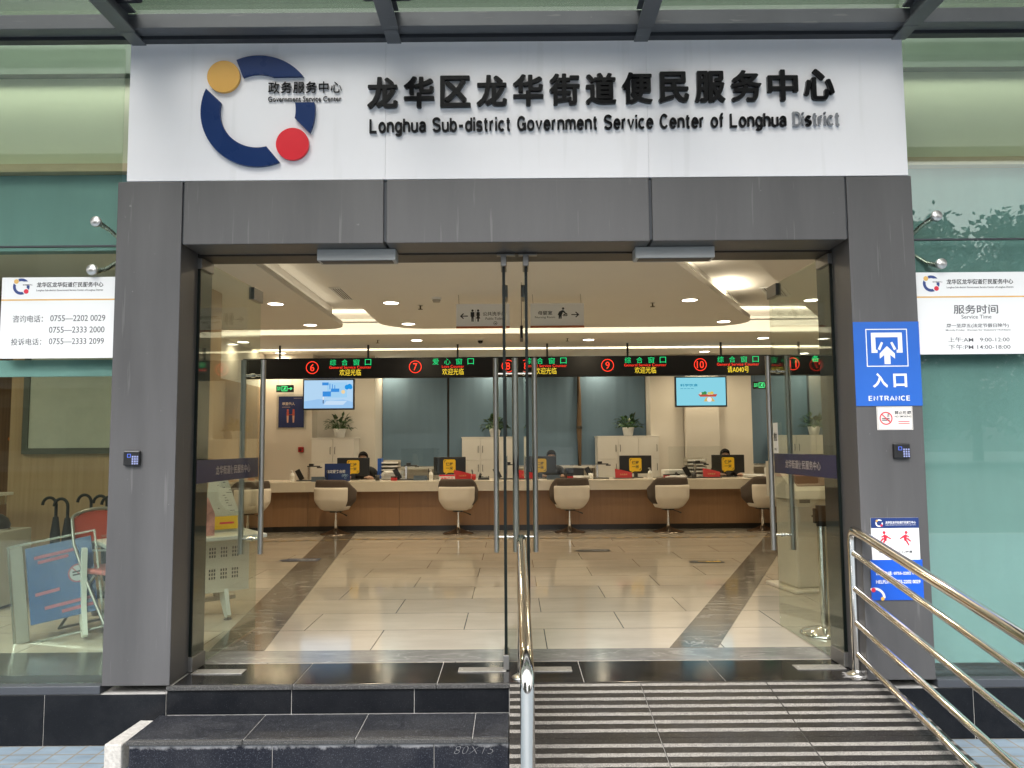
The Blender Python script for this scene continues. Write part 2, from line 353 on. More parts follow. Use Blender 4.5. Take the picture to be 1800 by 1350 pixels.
def worn(m, col, scale, lo, amt, specks=True):
    """scratches, rain streaks and specks over a painted surface"""
    nt = m.node_tree; b = nt.nodes['Principled BSDF']; L = nt.links.new; tc = nt.nodes.new('ShaderNodeTexCoord')
    def layer(src, sc, lo, amt, tilt):
        mp = nt.nodes.new('ShaderNodeMapping'); mp.inputs['Scale'].default_value = sc; mp.inputs['Rotation'].default_value = (0, tilt, 0); L(tc.outputs['Object'], mp.inputs[0])
        n = nt.nodes.new('ShaderNodeTexNoise'); n.inputs['Scale'].default_value = 1; n.inputs['Detail'].default_value = 3; L(mp.outputs[0], n.inputs['Vector'])
        r = nt.nodes.new('ShaderNodeMapRange'); r.inputs['From Min'].default_value = lo; r.inputs['From Max'].default_value = lo+.06; r.inputs['To Max'].default_value = amt; L(n.outputs['Fac'], r.inputs[0])
        k = nt.nodes.new('ShaderNodeMix'); k.data_type = 'RGBA'; L(r.outputs[0], k.inputs[0]); L(src, k.inputs[6]); k.inputs[7].default_value = col+(1,); return k.outputs[2]
    o = layer(b.inputs['Base Color'].links[0].from_socket, scale, lo, amt, .1)
    if specks: o = layer(o, (34, 34, 34), .735, .7, 0)
    L(o, b.inputs['Base Color'])
worn(grey_panel, (.22, .215, .21), (42, 42, 2.2), .66, .30)
worn(white_board, (.62, .61, .60), (10, 10, .6), .63, .15, False)
worn(steel_grey, (.24, .24, .235), (5, 40, 40), .64, .35)
black_acrylic = mat('black_gloss_acrylic', (.005, .005, .006), .2, 0, .1, rvar=.03, spec=.16)
grey_acrylic = mat('worn_silver_acrylic', (.32, .33, .36), .2, .6, .25, 30)
acryl_edge = mat('clear_acrylic_edge', (.62, .64, .67), .2)
logo_blue = mat('logo_blue_acrylic', (.008, .032, .128), .28, 0, .05, 4, spec=.14)
logo_gold = mat('logo_gold_acrylic', (.74, .40, .085), .3, 0, .05, 4, spec=.25)
logo_red = mat('logo_red_acrylic', (.74, .02, .035), .3, 0, .05, 4, spec=.25)
sign_blue = mat('blue_sign_film', (.018, .115, .48), .38, 0, .03, 4)
sign_blue2 = mat('deep_blue_sign_film', (.008, .085, .50), .3, 0, .04, 4)
navy = mat('navy_print', (.012, .035, .15), .35)
ink = mat('dark_ink', (.02, .021, .025), .5)
ink_grey = mat('grey_ink', (.10, .10, .11), .5)
print_white = mat('white_print', (.80, .80, .80), .4, 0, .01)
print_red = mat('red_print', (.66, .02, .05), .4)
print_gold = mat('gold_print', (.70, .42, .12), .4)
yellow = mat('yellow_sticker', (.80, .50, .02), .4)
teal_blind = mat('teal_blind', (.22, .37, .41), .6, 0, .10, .9, stretch=(3, 1, .4))
pale_band = mat('pale_bulkhead', (.68, .68, .53), .7, 0, .04, 1.2)
tan_band = mat('tan_trim', (.55, .42, .29), .6)
grout = mat('pale_grout', (.36, .35, .33), .8, 0, .2, 40)
kerb_mat = mat('pale_granite_kerb', (.42, .40, .37), .8, 0, .25, 60, .6, 120)
gran = granite('black_granite', (.006, .007, .009), (.05, .054, .062), spec=.16, dustmax=.14)
gran_tread = granite('worn_black_granite', (.009, .010, .013), (.15, .155, .175), .54, .28, dustmax=.4)
gran_polish = granite('polished_black_granite', (.009, .009, .010), (.05, .05, .055), .64, .09, spec=.45)
gran_stain = granite('stained_black_granite', (.009, .010, .015), (.075, .08, .095), .57, .35, .8, .131, dustmax=.25, spec=.16)
gran_edge = granite('honed_granite_edge', (.045, .044, .043), (.12, .118, .115), .5, .5, spec=.2)
gran_ramp = granite('ramp_granite', (.016, .0145, .013), (.10, .092, .083), .56, .34, spec=.16, dustmax=.3)
strip_mat = granite('flamed_granite_strip', (.16, .149, .135), (.33, .31, .28), .43, .7, dustmax=.4)
timber = wood('counter_timber', (.27, .15, .076), (.305, .172, .09))
timber_wall = wood('wall_timber', (.40, .27, .16), (.47, .33, .20))
timber_dark = wood('dark_timber', (.17, .09, .045), (.24, .13, .07))
counter_stone = mat('cream_counter_stone', (.62, .56, .47), .22, 0, .05, 2.5)
cream_fab = mat('cream_leatherette', (.66, .60, .53), .5, 0, .03, 5, .1, 200)
brown_fab = mat('brown_fabric', (.075, .055, .045), .8, 0, .12, 30, .3, 250)
blind_blue = mat('slate_blue_blind', (.13, .21, .30), .75, 0, .05, 1.5, stretch=(5, 1, .3))
door_glass = glass('door_glass', (.80, .86, .80), .05)
wall_glass = glass('curtain_wall_glass', (.78, .86, .76), .040)
wall_glass_reflective = glass('reflective_curtain_wall_glass', (.78, .86, .77), .085)  # same glass as on the left, with a higher reflectance
acrylic = glass('clear_acrylic_screen', (.90, .92, .92), .04)
canopy_glass = glass('canopy_glass', (.60, .605, .565), .06, .05, (.27, .28, .25), .28)
glass_edge = mat('glass_edge_green', (.004, .007, .006), .45, spec=.2)

# ------------------------------------------------------------------ setting: ground, lobby floor, walls, ceilings
pav = tile_mat('blue_grey_pavers', (.20, .255, .30), (.17, .225, .275), (.19, .175, .15), .115, .115, .006, .6, 0, 5, .2)
struct('pavement', MB().add([(-90, -9, -.31), (90, -9, -.31), (90, 30, -.31), (-90, 30, -.31)], [(0, 1, 2, 3)]), pav)
struct('road', MB().add([(-90, -120, -.45), (90, -120, -.45), (90, -9, -.45), (-90, -9, -.45)], [(0, 1, 2, 3)]), mat('asphalt', (.05, .05, .052), .85, 0, .2, 3, .4, 90))
struct('kerb', MB().box(-90, 90, -9.15, -9.001, -.45, -.305, .01), mat('kerb_grey', (.35, .34, .33), .8))
floor_m = tile_mat('lobby_floor_tiles', (.465, .42, .355), (.43, .385, .325), (.09, .075, .06), 1.12, .54, .0035, .07, .5, 1.3, .10, shift=(.35, -.69, 0))
struct('lobby_floor', MB().box(-8, 8, .42, 11, -.14, 0), floor_m)
def marble_mat(name, c, vein, amt):
    m = mat(name, c, .12, 0, .28, 3, stretch=(1.5, 2, 1)); nt = m.node_tree; b = nt.nodes['Principled BSDF']; src = b.inputs['Base Color'].links[0].from_socket
    tc = nt.nodes.new('ShaderNodeTexCoord'); mp = nt.nodes.new('ShaderNodeMapping'); mp.inputs['Rotation'].default_value = (0, 0, .5); mp.inputs['Scale'].default_value = (1, 3, 1); nt.links.new(tc.outputs['Object'], mp.inputs[0])
    n = nt.nodes.new('ShaderNodeTexNoise'); n.inputs['Scale'].default_value = 1.6; n.inputs['Detail'].default_value = 5; n.inputs['Distortion'].default_value = .8; nt.links.new(mp.outputs[0], n.inputs['Vector'])
    r = nt.nodes.new('ShaderNodeValToRGB'); e = r.color_ramp.elements
    e[0].position = .485; e[0].color = (0, 0, 0, 1); e[1].position = .5; e[1].color = (amt, amt, amt, 1); x = e.new(.515); x.color = (0, 0, 0, 1)
    nt.links.new(n.outputs['Fac'], r.inputs[0]); k = nt.nodes.new('ShaderNodeMix'); k.data_type = 'RGBA'
    nt.links.new(r.outputs[0], k.inputs[0]); nt.links.new(src, k.inputs[6]); k.inputs[7].default_value = vein+(1,); nt.links.new(k.outputs[2], b.inputs['Base Color'])
    return m
marble = marble_mat('grey_marble_inlay', (.125, .112, .096), (.42, .40, .37), .6)
marble_l = marble_mat('light_grey_marble', (.19, .183, .172), (.36, .35, .335), .5)
struct('threshold_strip', MB().box(-2.2, 8, .425, .69, -.05, .003), marble_l)
struct('threshold_strip', MB().box(-8, -2.203, .205, .69, -.05, .003), mat('dark_threshold', (.055, .056, .050), .2, 0, .2, 3))
struct('floor_strip', MB().prism([(-1.93, .70), (-1.58, .70), (-2.37, 7.55), (-2.78, 7.55)], flat(0), 0, .004), marble)
struct('floor_strip', MB().prism([(.985, .70), (1.29, .70), (3.83, 6.5), (4.25, 7.5), (3.92, 7.5)], flat(0), 0, .004), marble)

W = MB()
W.box(-7.2, -7.0, .5, 11, 0, 3.4)                       # far left end
W.box(-7.0, -4.32, 3.75, 3.9, 0, 3.4)
struct('wall', W, timber_dark)
struct('wall', MB().box(-4.75, -3.05, 3.0, 3.74, 0, 3.4), timber_wall)      # timber wall behind the left glass
struct('wall', MB().box(-4.45, -4.3, 6.8, 9.1, 0, 2.3), timber_wall)
struct('wall', MB().box(-4.47, -4.32, 3.9, 9.1, 2.3, 3.4).box(-4.6, -4.47, 3.9, 9.1, 0, 2.3), white_paint)
struct('wall', MB().box(-4.6, -3.48, 9.1, 9.3, 0, 3.4), white_paint)
struct('wall', MB().box(-3.48, -2.45, 9.45, 9.65, 0, 3.4).box(-3.6, -3.48, 9.3, 9.65, 0, 3.4), white_paint)
struct('wall', MB().box(-2.6, -2.45, 9.65, 10.4, 0, 3.4).box(2.52, 2.67, 9.9, 10.4, 0, 3.4).box(2.52, 3.12, 9.75, 9.9, 0, 3.4).box(3.12, 3.72, 9.55, 9.7, 0, 3.4).box(3.72, 4.37, 9.75, 9.9, 0, 3.4).box(4.2, 4.37, 9.9, 10.4, 0, 3.4), white_paint)
struct('wall', MB().box(-2.45, 7, 10.4, 10.6, 0, 3.4), white_paint)
struct('window_sill', MB().box(-2.45, 2.52, 10.1, 10.4, .84, .88, .005).box(4.37, 7, 10.1, 10.4, .84, .88, .005), white_lam)
struct('wall', MB().box(7, 7.2, .5, 10.6, 0, 3.4), white_paint)
struct('wall', MB().box(2.32, 7, .9, 1.0, 0, 3.4), white_paint)         # partition behind the right blind

def arc(cx, cy, r, a0, a1, n=14): return [(cx+r*math.cos(R(a0+(a1-a0)*i/n)), cy+r*math.sin(R(a0+(a1-a0)*i/n))) for i in range(n+1)]
top = lambda u, v, w: (u, v, w)
cl = MB(); cl.box(-7, 7, .44, 10.6, 3.16, 3.3)
struct('ceiling', cl, white_ceiling)
PL = [(-7, .55), (-2.27, .55)]+[(-2.27, 5.75)]+arc(-2.62, 5.93, .35, 0, 90)+[(-7, 6.28)]
PC = [(-1.75, .55), (.48, .55), (3.12, 5.68)]+arc(2.75, 5.87, .41, -25, 90)+arc(-1.15, 5.70, .6, 95, 178)
PR = [(1.06, .55), (7, .55), (7, 6.28), (4.75, 6.28)]+arc(4.72, 5.68, .6, 95, 152)
def ceiling_panel(P, m):
    c = MB().prism(P, top, 2.90, 2.96)
    return struct('ceiling', c, m)
for P in (PL, PC, PR): ceiling_panel(P, white_ceiling)
# inner carcass of each dropped panel, set back so a light trough runs round it
def inset(P, d):
    cx = sum(p[0] for p in P)/len(P); cyy = sum(p[1] for p in P)/len(P); out = []
    n = len(P)
    area = sum(P[i][0]*P[(i+1) % n][1]-P[(i+1) % n][0]*P[i][1] for i in range(n))
    sgn = 1 if area > 0 else -1
    for i in range(n):
        a, b, c = Vector(P[i-1]), Vector(P[i]), Vector(P[(i+1) % n])
        e1 = (b-a).normalized(); e2 = (c-b).normalized()
        n1 = Vector((-e1.y, e1.x))*sgn; n2 = Vector((-e2.y, e2.x))*sgn
        q = (n1+n2); q = q/max(.35, q.dot(n1)) if q.length > 1e-6 else n1
        out.append((b.x+q.x*d, b.y+q.y*d))
    return out
for P in (PL, PC, PR): struct('ceiling', MB().prism(inset(P, .14), top, 2.955, 3.158), white_ceiling)
struct('ceiling', MB().box(-7, 7, 6.80, 8.44, 2.90, 2.94).box(-7, 7, 6.98, 8.44, 2.94, 3.158), white_ceiling)
struct('ceiling', MB().box(-7, 7, 8.68, 10.5, 2.90, 3.158), white_ceiling)

# ------------------------------------------------------------------ facade: portal, sign board, curtain walls, canopy
def portal():
    t = thing('entrance_portal', 'grey metal clad portal framing the four glass doors under the white sign board', 'door frame', (.03, .2, 0))
    for x0, x1, r0, r1 in ((-2.237, -1.868, -2.237, -1.93), (1.914, 2.285, 1.97, 2.285)):
        obj('column', MB().box(x0, x1, 0, .238, 0.002, 2.80, .004), grey_panel, t)
        obj('jamb', MB().box(r0+.002, r1-.002, .239, .62, 0.002, 2.42), grey_edge, t)
    obj('core', MB().box(-1.9, 1.95, .012, .43, 2.445, 2.792), grey_edge, t)
    for x0, x1 in ((-1.858, -.722), (-.706, .788), (.804, 1.904)):
        obj('beam_panel', MB().box(x0, x1, -.001, .24, 2.433, 2.801, .004), grey_panel, t)
    obj('door_head', MB().box(-1.93, 1.97, .246, .44, 2.425, 2.444), dark_metal, t)
    for x in (-.03, .1):
        obj('pivot_plate', MB().box(x-.055, x+.055, .235, .275, 2.416, 2.4245, .002), dull_steel, t)
portal()
tag(obj('lintel_wall', MB().box(-2.2, 2.28, .14, .43, 2.803, 3.66), mat('lintel_concrete', (.22, .22, .21), .8)), 'dark lintel wall carrying the white sign board', 'wall')

def logo(T, u, v, s, fn, w0, w1, blue, gold, red, parts=None):
    """ring emblem; u,v lower left of the 2x2-unit emblem, s metres per unit. Returns three builders"""
    b, g, r = MB(), MB(), MB()
    c = (u+1*s, v+1*s)
    def ringpoly(a0, a1, cut0, cut1, n=30):
        ro, ri = .995*s, .66*s
        o = [(c[0]+ro*math.cos(R(a0+(a1-a0)*i/n)), c[1]+ro*math.sin(R(a0+(a1-a0)*i/n))) for i in range(n+1)]
        q0, q1 = cut0, cut1
        i_ = [(c[0]+ri*math.cos(R(q1+(q0-q1)*i/n)), c[1]+ri*math.sin(R(q1+(q0-q1)*i/n))) for i in range(n+1)]
        return o+i_
    b.prism(ringpoly(113, 38, 114, 67), fn, w0, w1)          # top arc, cut flat above the name
    b.prism(ringpoly(156, 293, 167, 284), fn, w0, w1)        # big left and lower arc
    b.prism(ringpoly(8.2, -24, 12.4, -12), fn, w0, w1)          # right arc
    g.disc(c[0]-.61*s, c[1]+.62*s, .285*s, fn, w0, w1); r.disc(c[0]+.61*s, c[1]-.60*s, .285*s, fn, w0, w1)
    return b, g, r
def sign_board():
    t = thing('sign_board', 'long white sign board over the entrance with ring emblem and black raised lettering', 'sign', (.04, .06, 2.803))
    for a, b in ((-2.188, -.7144), (-.7137, .7896), (.7903, 2.269)): obj('panel', MB().box(a, b, 0.0, .12, 2.803, 3.63, .0015), white_board, t)
    obj('backing', MB().box(-2.18, 2.26, .004, .118, 2.81, 3.62), mat('board_backing', (.45, .45, .45), .6), t)
    fn = front(0)
    b, g, r = logo(t, -1.769, 2.875, .3285, fn, .004, .024, 0, 0, 0)
    obj('emblem_arc', b, logo_blue, t); obj('gold_dot', g, logo_gold, t); obj('red_dot', r, logo_red, t)
    b, g, r = logo(t, -1.7705, 2.8735, .330, fn, .0005, .0042, 0, 0, 0)
    for q in (g, r): b.add(q.v, q.f)
    obj('acrylic_edge', b, acryl_edge, t)
    m = MB(); m.text('政务服务中心', -1.387, -.965, 3.312, 3.378, fn, .004, .014, -.006, 1.05); m.text('Government Service Center', -1.387, -.967, 3.262, 3.292, fn, .004, .010, -.006)
    obj('small_lettering', m, black_acrylic, t)
    z0, z1 = 3.212, 3.395
    hz = '龙华区龙华街道便民服务中心'; n = len(hz); x0, x1 = -.815, 1.871; pitch = (x1-x0)/n*1.008
    m = MB(); me = MB()
    for i, ch in enumerate(hz):
        u = x0+i*pitch; dz = .03*i/n
        h_ = .0064
        for q, (sx_, sz_) in enumerate(((0, 0), (h_, 0), (-h_, 0), (0, h_*.6), (0, -h_*.6), (h_*.7, h_*.5), (-h_*.7, h_*.5), (h_*.7, -h_*.5), (-h_*.7, -h_*.5))):
            m.text(ch, u+h_+sx_, u+pitch*.84-h_+sx_, z0+dz+h_*.6+sz_, z1+dz-h_*.6+sz_, fn, .006, .028+.00005*q, 0)
        me.text(ch, u-.001, u+pitch*.845, z0+dz-.003, z1+dz+.002, fn, .0005, .0058, 0)
    obj('hanzi_lettering', m, black_acrylic, t)
    full = 'Longhua Sub-district Government Service Center of Longhua District'
    fa = lambda u, v, w: fn(u, v+.021*(u+.80)/2.69, w)
    stroke_text(me, full, -.804, 1.887, 3.066, .089, fa, .0005, .0042, .19)
    n1 = len('Longhua Sub-district Government Service Center of Longhua')
    peeled = lambda i: i > n1 and i != n1+3
    m = MB(); stroke_text(m, full, -.803, 1.886, 3.068, .089, fa, .0042, .018, .165, only=lambda i: not peeled(i)); obj('latin_lettering', m, black_acrylic, t)
    m = MB(); stroke_text(m, full, -.803, 1.886, 3.068, .089, fa, .0042, .018, .165, only=peeled); obj('faded_lettering', m, grey_acrylic, t, 'worn silver letters whose black film has peeled')
    obj('edge_trim', me, acryl_edge, t)
sign_board()

def curtain_wall(x0, x1, label, cuts, mull, gm):
    t = thing('curtain_wall', label, 'glass wall', ((x0+x1)/2, .06, 0))
    zs = [(0.005, 2.438), (2.447, 3.95), (3.96, 5.6), (5.61, 7.4)]
    xs = [x0]+cuts+[x1]
    for z0, z1 in zs:
        for a, b in zip(xs[:-1], xs[1:]):
            obj('glass_pane', MB().box(a+.005, b-.005, .05, .062, z0, z1), gm, t)
    m = MB()
    for z in (2.438, 3.95, 5.6): m.box(x0, x1, .046, .066, z, z+.009)
    for a in cuts: m.box(a-.005, a+.005, .0461, .0659, 0.005, 7.4)
    obj('silicone_joint', m, grey_edge, t)
    obj('sill', MB().box(x0, x1, -.004, .20, -.04, .004, .004), grey_edge, t)
    return t
cwl = curtain_wall(-9.0, -2.242, 'green tinted glass wall left of the entrance, lobby visible behind it', [-6.7, -4.5], 0, wall_glass)
cwr = curtain_wall(2.290, 9.0, 'green tinted glass wall right of the entrance with a teal blind behind', [4.6, 6.8], 0, wall_glass_reflective)
# bulkheads and blinds behind the curtain wall
def bulkhead(x0, x1, label, side):
    t = thing('window_bulkhead', label, 'bulkhead', ((x0+x1)/2, .3, 2.44))
    obj('teal_panel', MB().box(x0, x1, .26, .34, 2.47, 2.935), teal_blind, t)
    obj('trim', MB().box(x0, x1, .20, .34, 2.937, 2.985), tan_band, t)
    obj('pale_panel', MB().box(x0, x1, .30, .36, 2.987, 3.56), pale_band, t)
    obj('top_beam', MB().box(x0, x1, .24, .44, 3.562, 3.9), mat('dark_green_beam', (.12, .15, .12), .6), t)
bulkhead(-9, -2.243, 'teal and cream bulkhead behind the glass left of the sign board', -1)
bulkhead(2.291, 9, 'teal and cream bulkhead behind the glass right of the sign board', 1)
tag(obj('spandrel_wall', MB().box(-9, 9, .5, .6, 3.92, 7.4), mat('spandrel_green', (.10, .17, .105), .7, 0, .15, .7)), 'dull green spandrel wall behind the upper glazing', 'wall')
tag(obj('roller_blind', MB().box(2.293, 9, .13, .14, .055, 2.46), teal_blind), 'plain teal blind hanging behind the right-hand glass', 'blind')
tag(obj('teal_reflection', MB().box(-9, -2.243, .12, .14, 1.70, 1.795), teal_blind), 'narrow teal strip drawn as a blind reflection under the phone number sign', 'blind')  # added strip whose teal colour draws the reflection of a blind

def spider(x, z, dx, dz, label):
    t = thing('spider_fitting', label, 'glass fitting', (x, .03, z), 'point fixings of the glass wall')
    obj('cap', MB().lathe((x, 0, z), [(0.001, .012), (.028, .012), (.031, .018), (.031, .03), (.020, .034), (.014, .05)], 28, axis='Y'), satin, t)
    obj('arm', MB().tube([(x, .066, z), (x+dx*.25, .11, z+dz*.2), (x+dx, .16, z+dz)], .011, 10, radii=[.016, .012, .010]), satin, t)
spider(-2.367, 2.577, .13, -.12, 'upper round steel glass bolt left of the portal')
spider(-2.38, 2.298, .14, .12, 'lower round steel glass bolt just above the phone number sign')
spider(2.431, 2.572, -.13, -.12, 'upper round steel glass bolt right of the portal')
spider(2.443, 2.295, -.14, .12, 'lower round steel glass bolt just above the opening hours sign')

def canopy():
    t = thing('entrance_canopy', 'glass canopy on grey steel rafters over the entrance', 'canopy', (0, -1, 3.59))
    obj('cross_tube', MB().box(-8.5, 8.5, -.17, -.085, 3.615, 3.70, .004), steel_grey, t)
    obj('cross_tube', MB().box(-8.5, 8.5, -.081, -.03, 3.598, 3.66), steel_dark, t)  # dark bar added to draw the shaded underside band below the grey tube
    for x in (-6.4, -4.3, -2.124, -.66, .755, 2.234, 4.3, 6.4):
        m = MB(); m.box(x-.045, x+.045, -1.75, -.175, 3.592, 3.604); m.box(x-.004, x+.004, -1.75, -.175, 3.604, 3.70); m.box(x-.045, x+.045, -1.75, -.175, 3.70, 3.712)
        m.box(x-.04, x+.04, -.175, -.03, 3.59, 3.60)
        obj('rafter', m, steel_grey, t)
        m = MB()
        for yy in (-.3, -1.3):
            m.lathe((x+.11, yy, 3.70), [(.001, 0), (.03, 0), (.03, .02), (.012, .025), (.012, .035)], 14); m.lathe((x-.11, yy, 3.70), [(.001, 0), (.03, 0), (.03, .02), (.012, .025), (.012, .035)], 14)
            m.box(x-.12, x+.12, yy-.012, yy+.012, 3.69, 3.70)
        obj('glass_clamp', m, steel_dark, t)
    obj('front_tube', MB().box(-8.5, 8.5, -1.83, -1.75, 3.60, 3.70, .004), steel_grey, t)
    xs = [-8.4, -6.4, -4.3, -2.124, -.66, .755, 2.234, 4.3, 6.4, 8.4]
    for a, b in zip(xs[:-1], xs[1:]): obj('glass_pane', MB().box(a+.008, b-.008, -1.95, -.02, 3.735, 3.749), canopy_glass, t)
canopy()

# ------------------------------------------------------------------ base: plinths, landing, step, ramp
def slabs(cuts, y0, y1, z0, z1, gap=.003, bev=.003):
    m = MB()
    for a, b in zip(cuts[:-1], cuts[1:]): m.box(a+gap/2, b-gap/2, y0, y1, z0, z1, bev)
    return m
for name, cuts, lab in (('left', [-9, -7.3, -6.1, -4.9, -3.72, -2.544, -1.886], 'black granite plinth under the left-hand glass'), ('right', [2.05, 2.482, 3.3, 4.5, 5.7, 9], 'black granite plinth under the right-hand glass')):
    t = thing('plinth', lab, 'plinth', ((cuts[0]+cuts[-1])/2, .1, -.31))
    obj('cladding', slabs(cuts, .0, .03, -.31, -.043), gran, t)
    obj('grout', MB().box(cuts[0], cuts[-1], .004, .4, -.31, -.041), grout, t)
t = thing('landing', 'top landing of black granite in front of the glass doors', 'landing', (0, .2, -.155))
obj('tread', slabs([-1.86, -1.2, -.42, .38, 1.15, 1.99], .016, .418, -.02, 0), gran_polish, t)
obj('nosing', slabs([-1.884, -1.2, -.42, -.02], -.012, .0155, -.022, -.0005), gran_edge, t)
obj('riser', slabs([-1.884, -1.208, -.543, -.028], .004, .03, -.153, -.024), gran, t)
obj('grout', MB().box(-1.88, 1.98, .008, .415, -.31, -.003), grout, t)
t = thing('step', 'lower black granite step with chalky stains on its riser', 'step', (-.97, -.18, -.31))
obj('tread', slabs([-1.92, -1.345, -.79, -.21, -.03], -.338, .0035, -.175, -.155), gran_tread, t)
obj('nosing', slabs([-1.92, -1.345, -.79, -.21, -.03], -.362, -.3385, -.177, -.1555), gran_edge, t)
obj('riser', slabs([-1.91, -1.2, -.4, -.03], -.348, -.32, -.309, -.179), gran_stain, t)
obj('grout', MB().box(-1.905, -.035, -.343, .0, -.31, -.158), grout, t)
obj('chalk_mark', MB().text('80X15', -.30, -.10, -.232, -.195, front(-.348), 0, .0006, -.03, 1.1, shear=.35), mat('chalk', (.16, .16, .165), .9), t)
kb = MB().box(-.045, .045, -.17, .17, 0, .135, .008).xf(Matrix.Translation((-1.985, -.17, -.312)) @ Matrix.Rotation(R(-3), 4, 'Z'))
tag(obj('kerb_stone', kb, kerb_mat), 'rough pale kerb stone lying beside the lower step', 'kerb stone')

SL = .15
rz = lambda y: SL*y
def slope_fn(u, v, w): return (u, v, SL*v-.0+w)
t = thing('wheelchair_ramp', 'black granite wheelchair ramp with pale grip stripes', 'ramp', (1, -1, -.31))
m = MB(); cuts = [-.027, .68, 1.36, 2.03]; ys = [0.012, -.557, -1.152, -1.75, -2.066]
for a, b in zip(cuts[:-1], cuts[1:]):
    for q, p in zip(ys[:-1], ys[1:]):
        m.rect(a+.0015, b-.0015, p+.0015, q-.0015, slope_fn, -.02, -.001)
obj('slab', m, gran_ramp, t)
m = MB(); m.prism([(.01, -.31), (.01, -.004), (-2.05, -.3105)], lambda u, v, w: (w, u, v), -.024, 2.027); obj('base', m, grout, t)
m = MB()
for k0, n in ((-.027, 7), (-.627, 7), (-1.222, 7), (-1.82, 3)):
    for k in range(n):
        yy = k0-.078*k
        for a, b in zip(cuts[:-1], cuts[1:]):
            # ragged edges: a strip of short quads with jittered width
            N = 26; up = []; dn = []
            for i in range(N+1):
                u = a+.003+(b-a-.006)*i/N
                up.append((u, yy+.0155+random.uniform(-.0016, .0016))); dn.append((u, yy-.0155+random.uniform(-.0016, .0016)))
            vs = [slope_fn(*p, .0008) for p in up]+[slope_fn(*p, .0008) for p in dn]
            m.add(vs, [(i, i+1, N+2+i, N+1+i) for i in range(N)])
obj('grip_stripe', m, strip_mat, t)

def rail(name, label, x, ytop, ztop, ybot, zs, group):
    t = thing(name, label, 'handrail', (x, ytop, 0), group)
    s = .172
    zt = zs[0]
    def P(y, z): return (x, y, z)
    zb = zt-s*(ytop-ybot)
    gy = max(-.31, rz(ybot))
    bend = lambda y, z, sg: [(y+sg*.03, z-.008), (y+sg*.012, z-.022), (y, z-.055)]
    pts = [P(ytop, .02), P(ytop, zt-.07), P(ytop-.006, zt-.032), P(ytop-.028, zt-.01)]
    k = 14
    for i in range(1, k): yy = ytop-.03+(ybot+.05-(ytop-.03))*i/k; pts.append(P(yy, zt-s*(ytop-yy)))
    pts += [P(ybot+.028, zb-.004), P(ybot+.008, zb-.024), P(ybot, zb-.07), P(ybot, gy+.004)]
    obj('top_rail', MB().tube(pts, .0255, 20), chrome, t)
    for z in zs[1:]:
        obj('bar', MB().tube([P(ytop-.018, z), P(ybot+.02, z-s*(ytop-ybot))], .0165, 16), chrome, t)
    m = MB()
    for y, z in ((ytop, 0.001), (ybot, gy+.001)): m.lathe((x, y, z), [(.058, 0), (.058, .006), (.045, .014), (.03, .02), (.0262, .03)], 28)
    obj('flange', m, satin, t)
    return t
zs = [.805, .668, .471, .284, .113]
rail('handrail', 'polished steel handrail dividing the steps from the ramp', .045, .10, 0, -1.52, [.775, .64, .45, .27, .10], None)
rail('handrail', 'polished steel handrail with five bars along the right edge of the ramp', 1.905, .10, 0, -1.75, zs, None)
mp = MB(); n_ = 40; rr_ = [.085+random.uniform(-.025, .03) for _ in range(n_)]
for q in range(3): mp.add([(1.91+rr_[k]*f*math.cos(2*math.pi*k/n_), .09+rr_[k]*f*.8*math.sin(2*math.pi*k/n_), z) for f, z in ((1, .0005), (.75, .004+.001*q), (.3, .006)) for k in range(n_)], [(a*n_+k, a*n_+(k+1) % n_, (a+1)*n_+(k+1) % n_, (a+1)*n_+k) for a in (0, 1) for k in range(n_)]) if q == 0 else None
tag(obj('mortar_patch', mp, mat('dirty_mortar', (.22, .21, .20), .9, 0, .35, 40, .6, 90)), 'rough mortar patch around the foot of the right handrail post', 'mortar')

# ------------------------------------------------------------------ small things on the facade
def keypad(x, z, label):
    t = thing('access_keypad', label, 'keypad', (x, 0, z), 'door access keypads on the portal columns')
    obj('housing', MB().box(x-.045, x+.045, -.024, -.0005, z-.041, z+.041, .006), black_plastic, t)
    m = MB(); m.frame(x-.022, x-.002, z+.004, z+.024, .003, front(-.024), 0, .001)
    obj('light_ring', m, emis('keypad_ring', (.15, .25, 1), .45), t)
    m = MB()
    for i in range(3):
        for j in range(4): m.box(x+.004+i*.013, x+.013+i*.013, -.0262, -.024, z-.034+j*.0125, z-.025+j*.0125, .001)
    obj('keys', m, mat('backlit_keys', (.25, .28, .5), .3), t)
keypad(-2.102, 1.231, 'black keypad glowing blue on the left portal column')
keypad(2.149, 1.238, 'black keypad below the no smoking notice on the right column')
for x0, x1, lab in ((-1.129, -.672, 'left one of two long white sensor boxes under the portal beam'), (.724, 1.186, 'right one of two long white sensor boxes under the portal beam')):
    t = thing('sensor_box', lab, 'sensor box', ((x0+x1)/2, .15, 2.36), 'sensor boxes under the portal beam')
    obj('housing', MB().box(x0, x1, .12, .235, 2.366, 2.4325, .004), mat('sensor_grey', (.46, .455, .44), .5), t)
    obj('lens_strip', MB().box(x0+.02, x1-.02, .13, .2, 2.3625, 2.3655), dark_plastic, t)

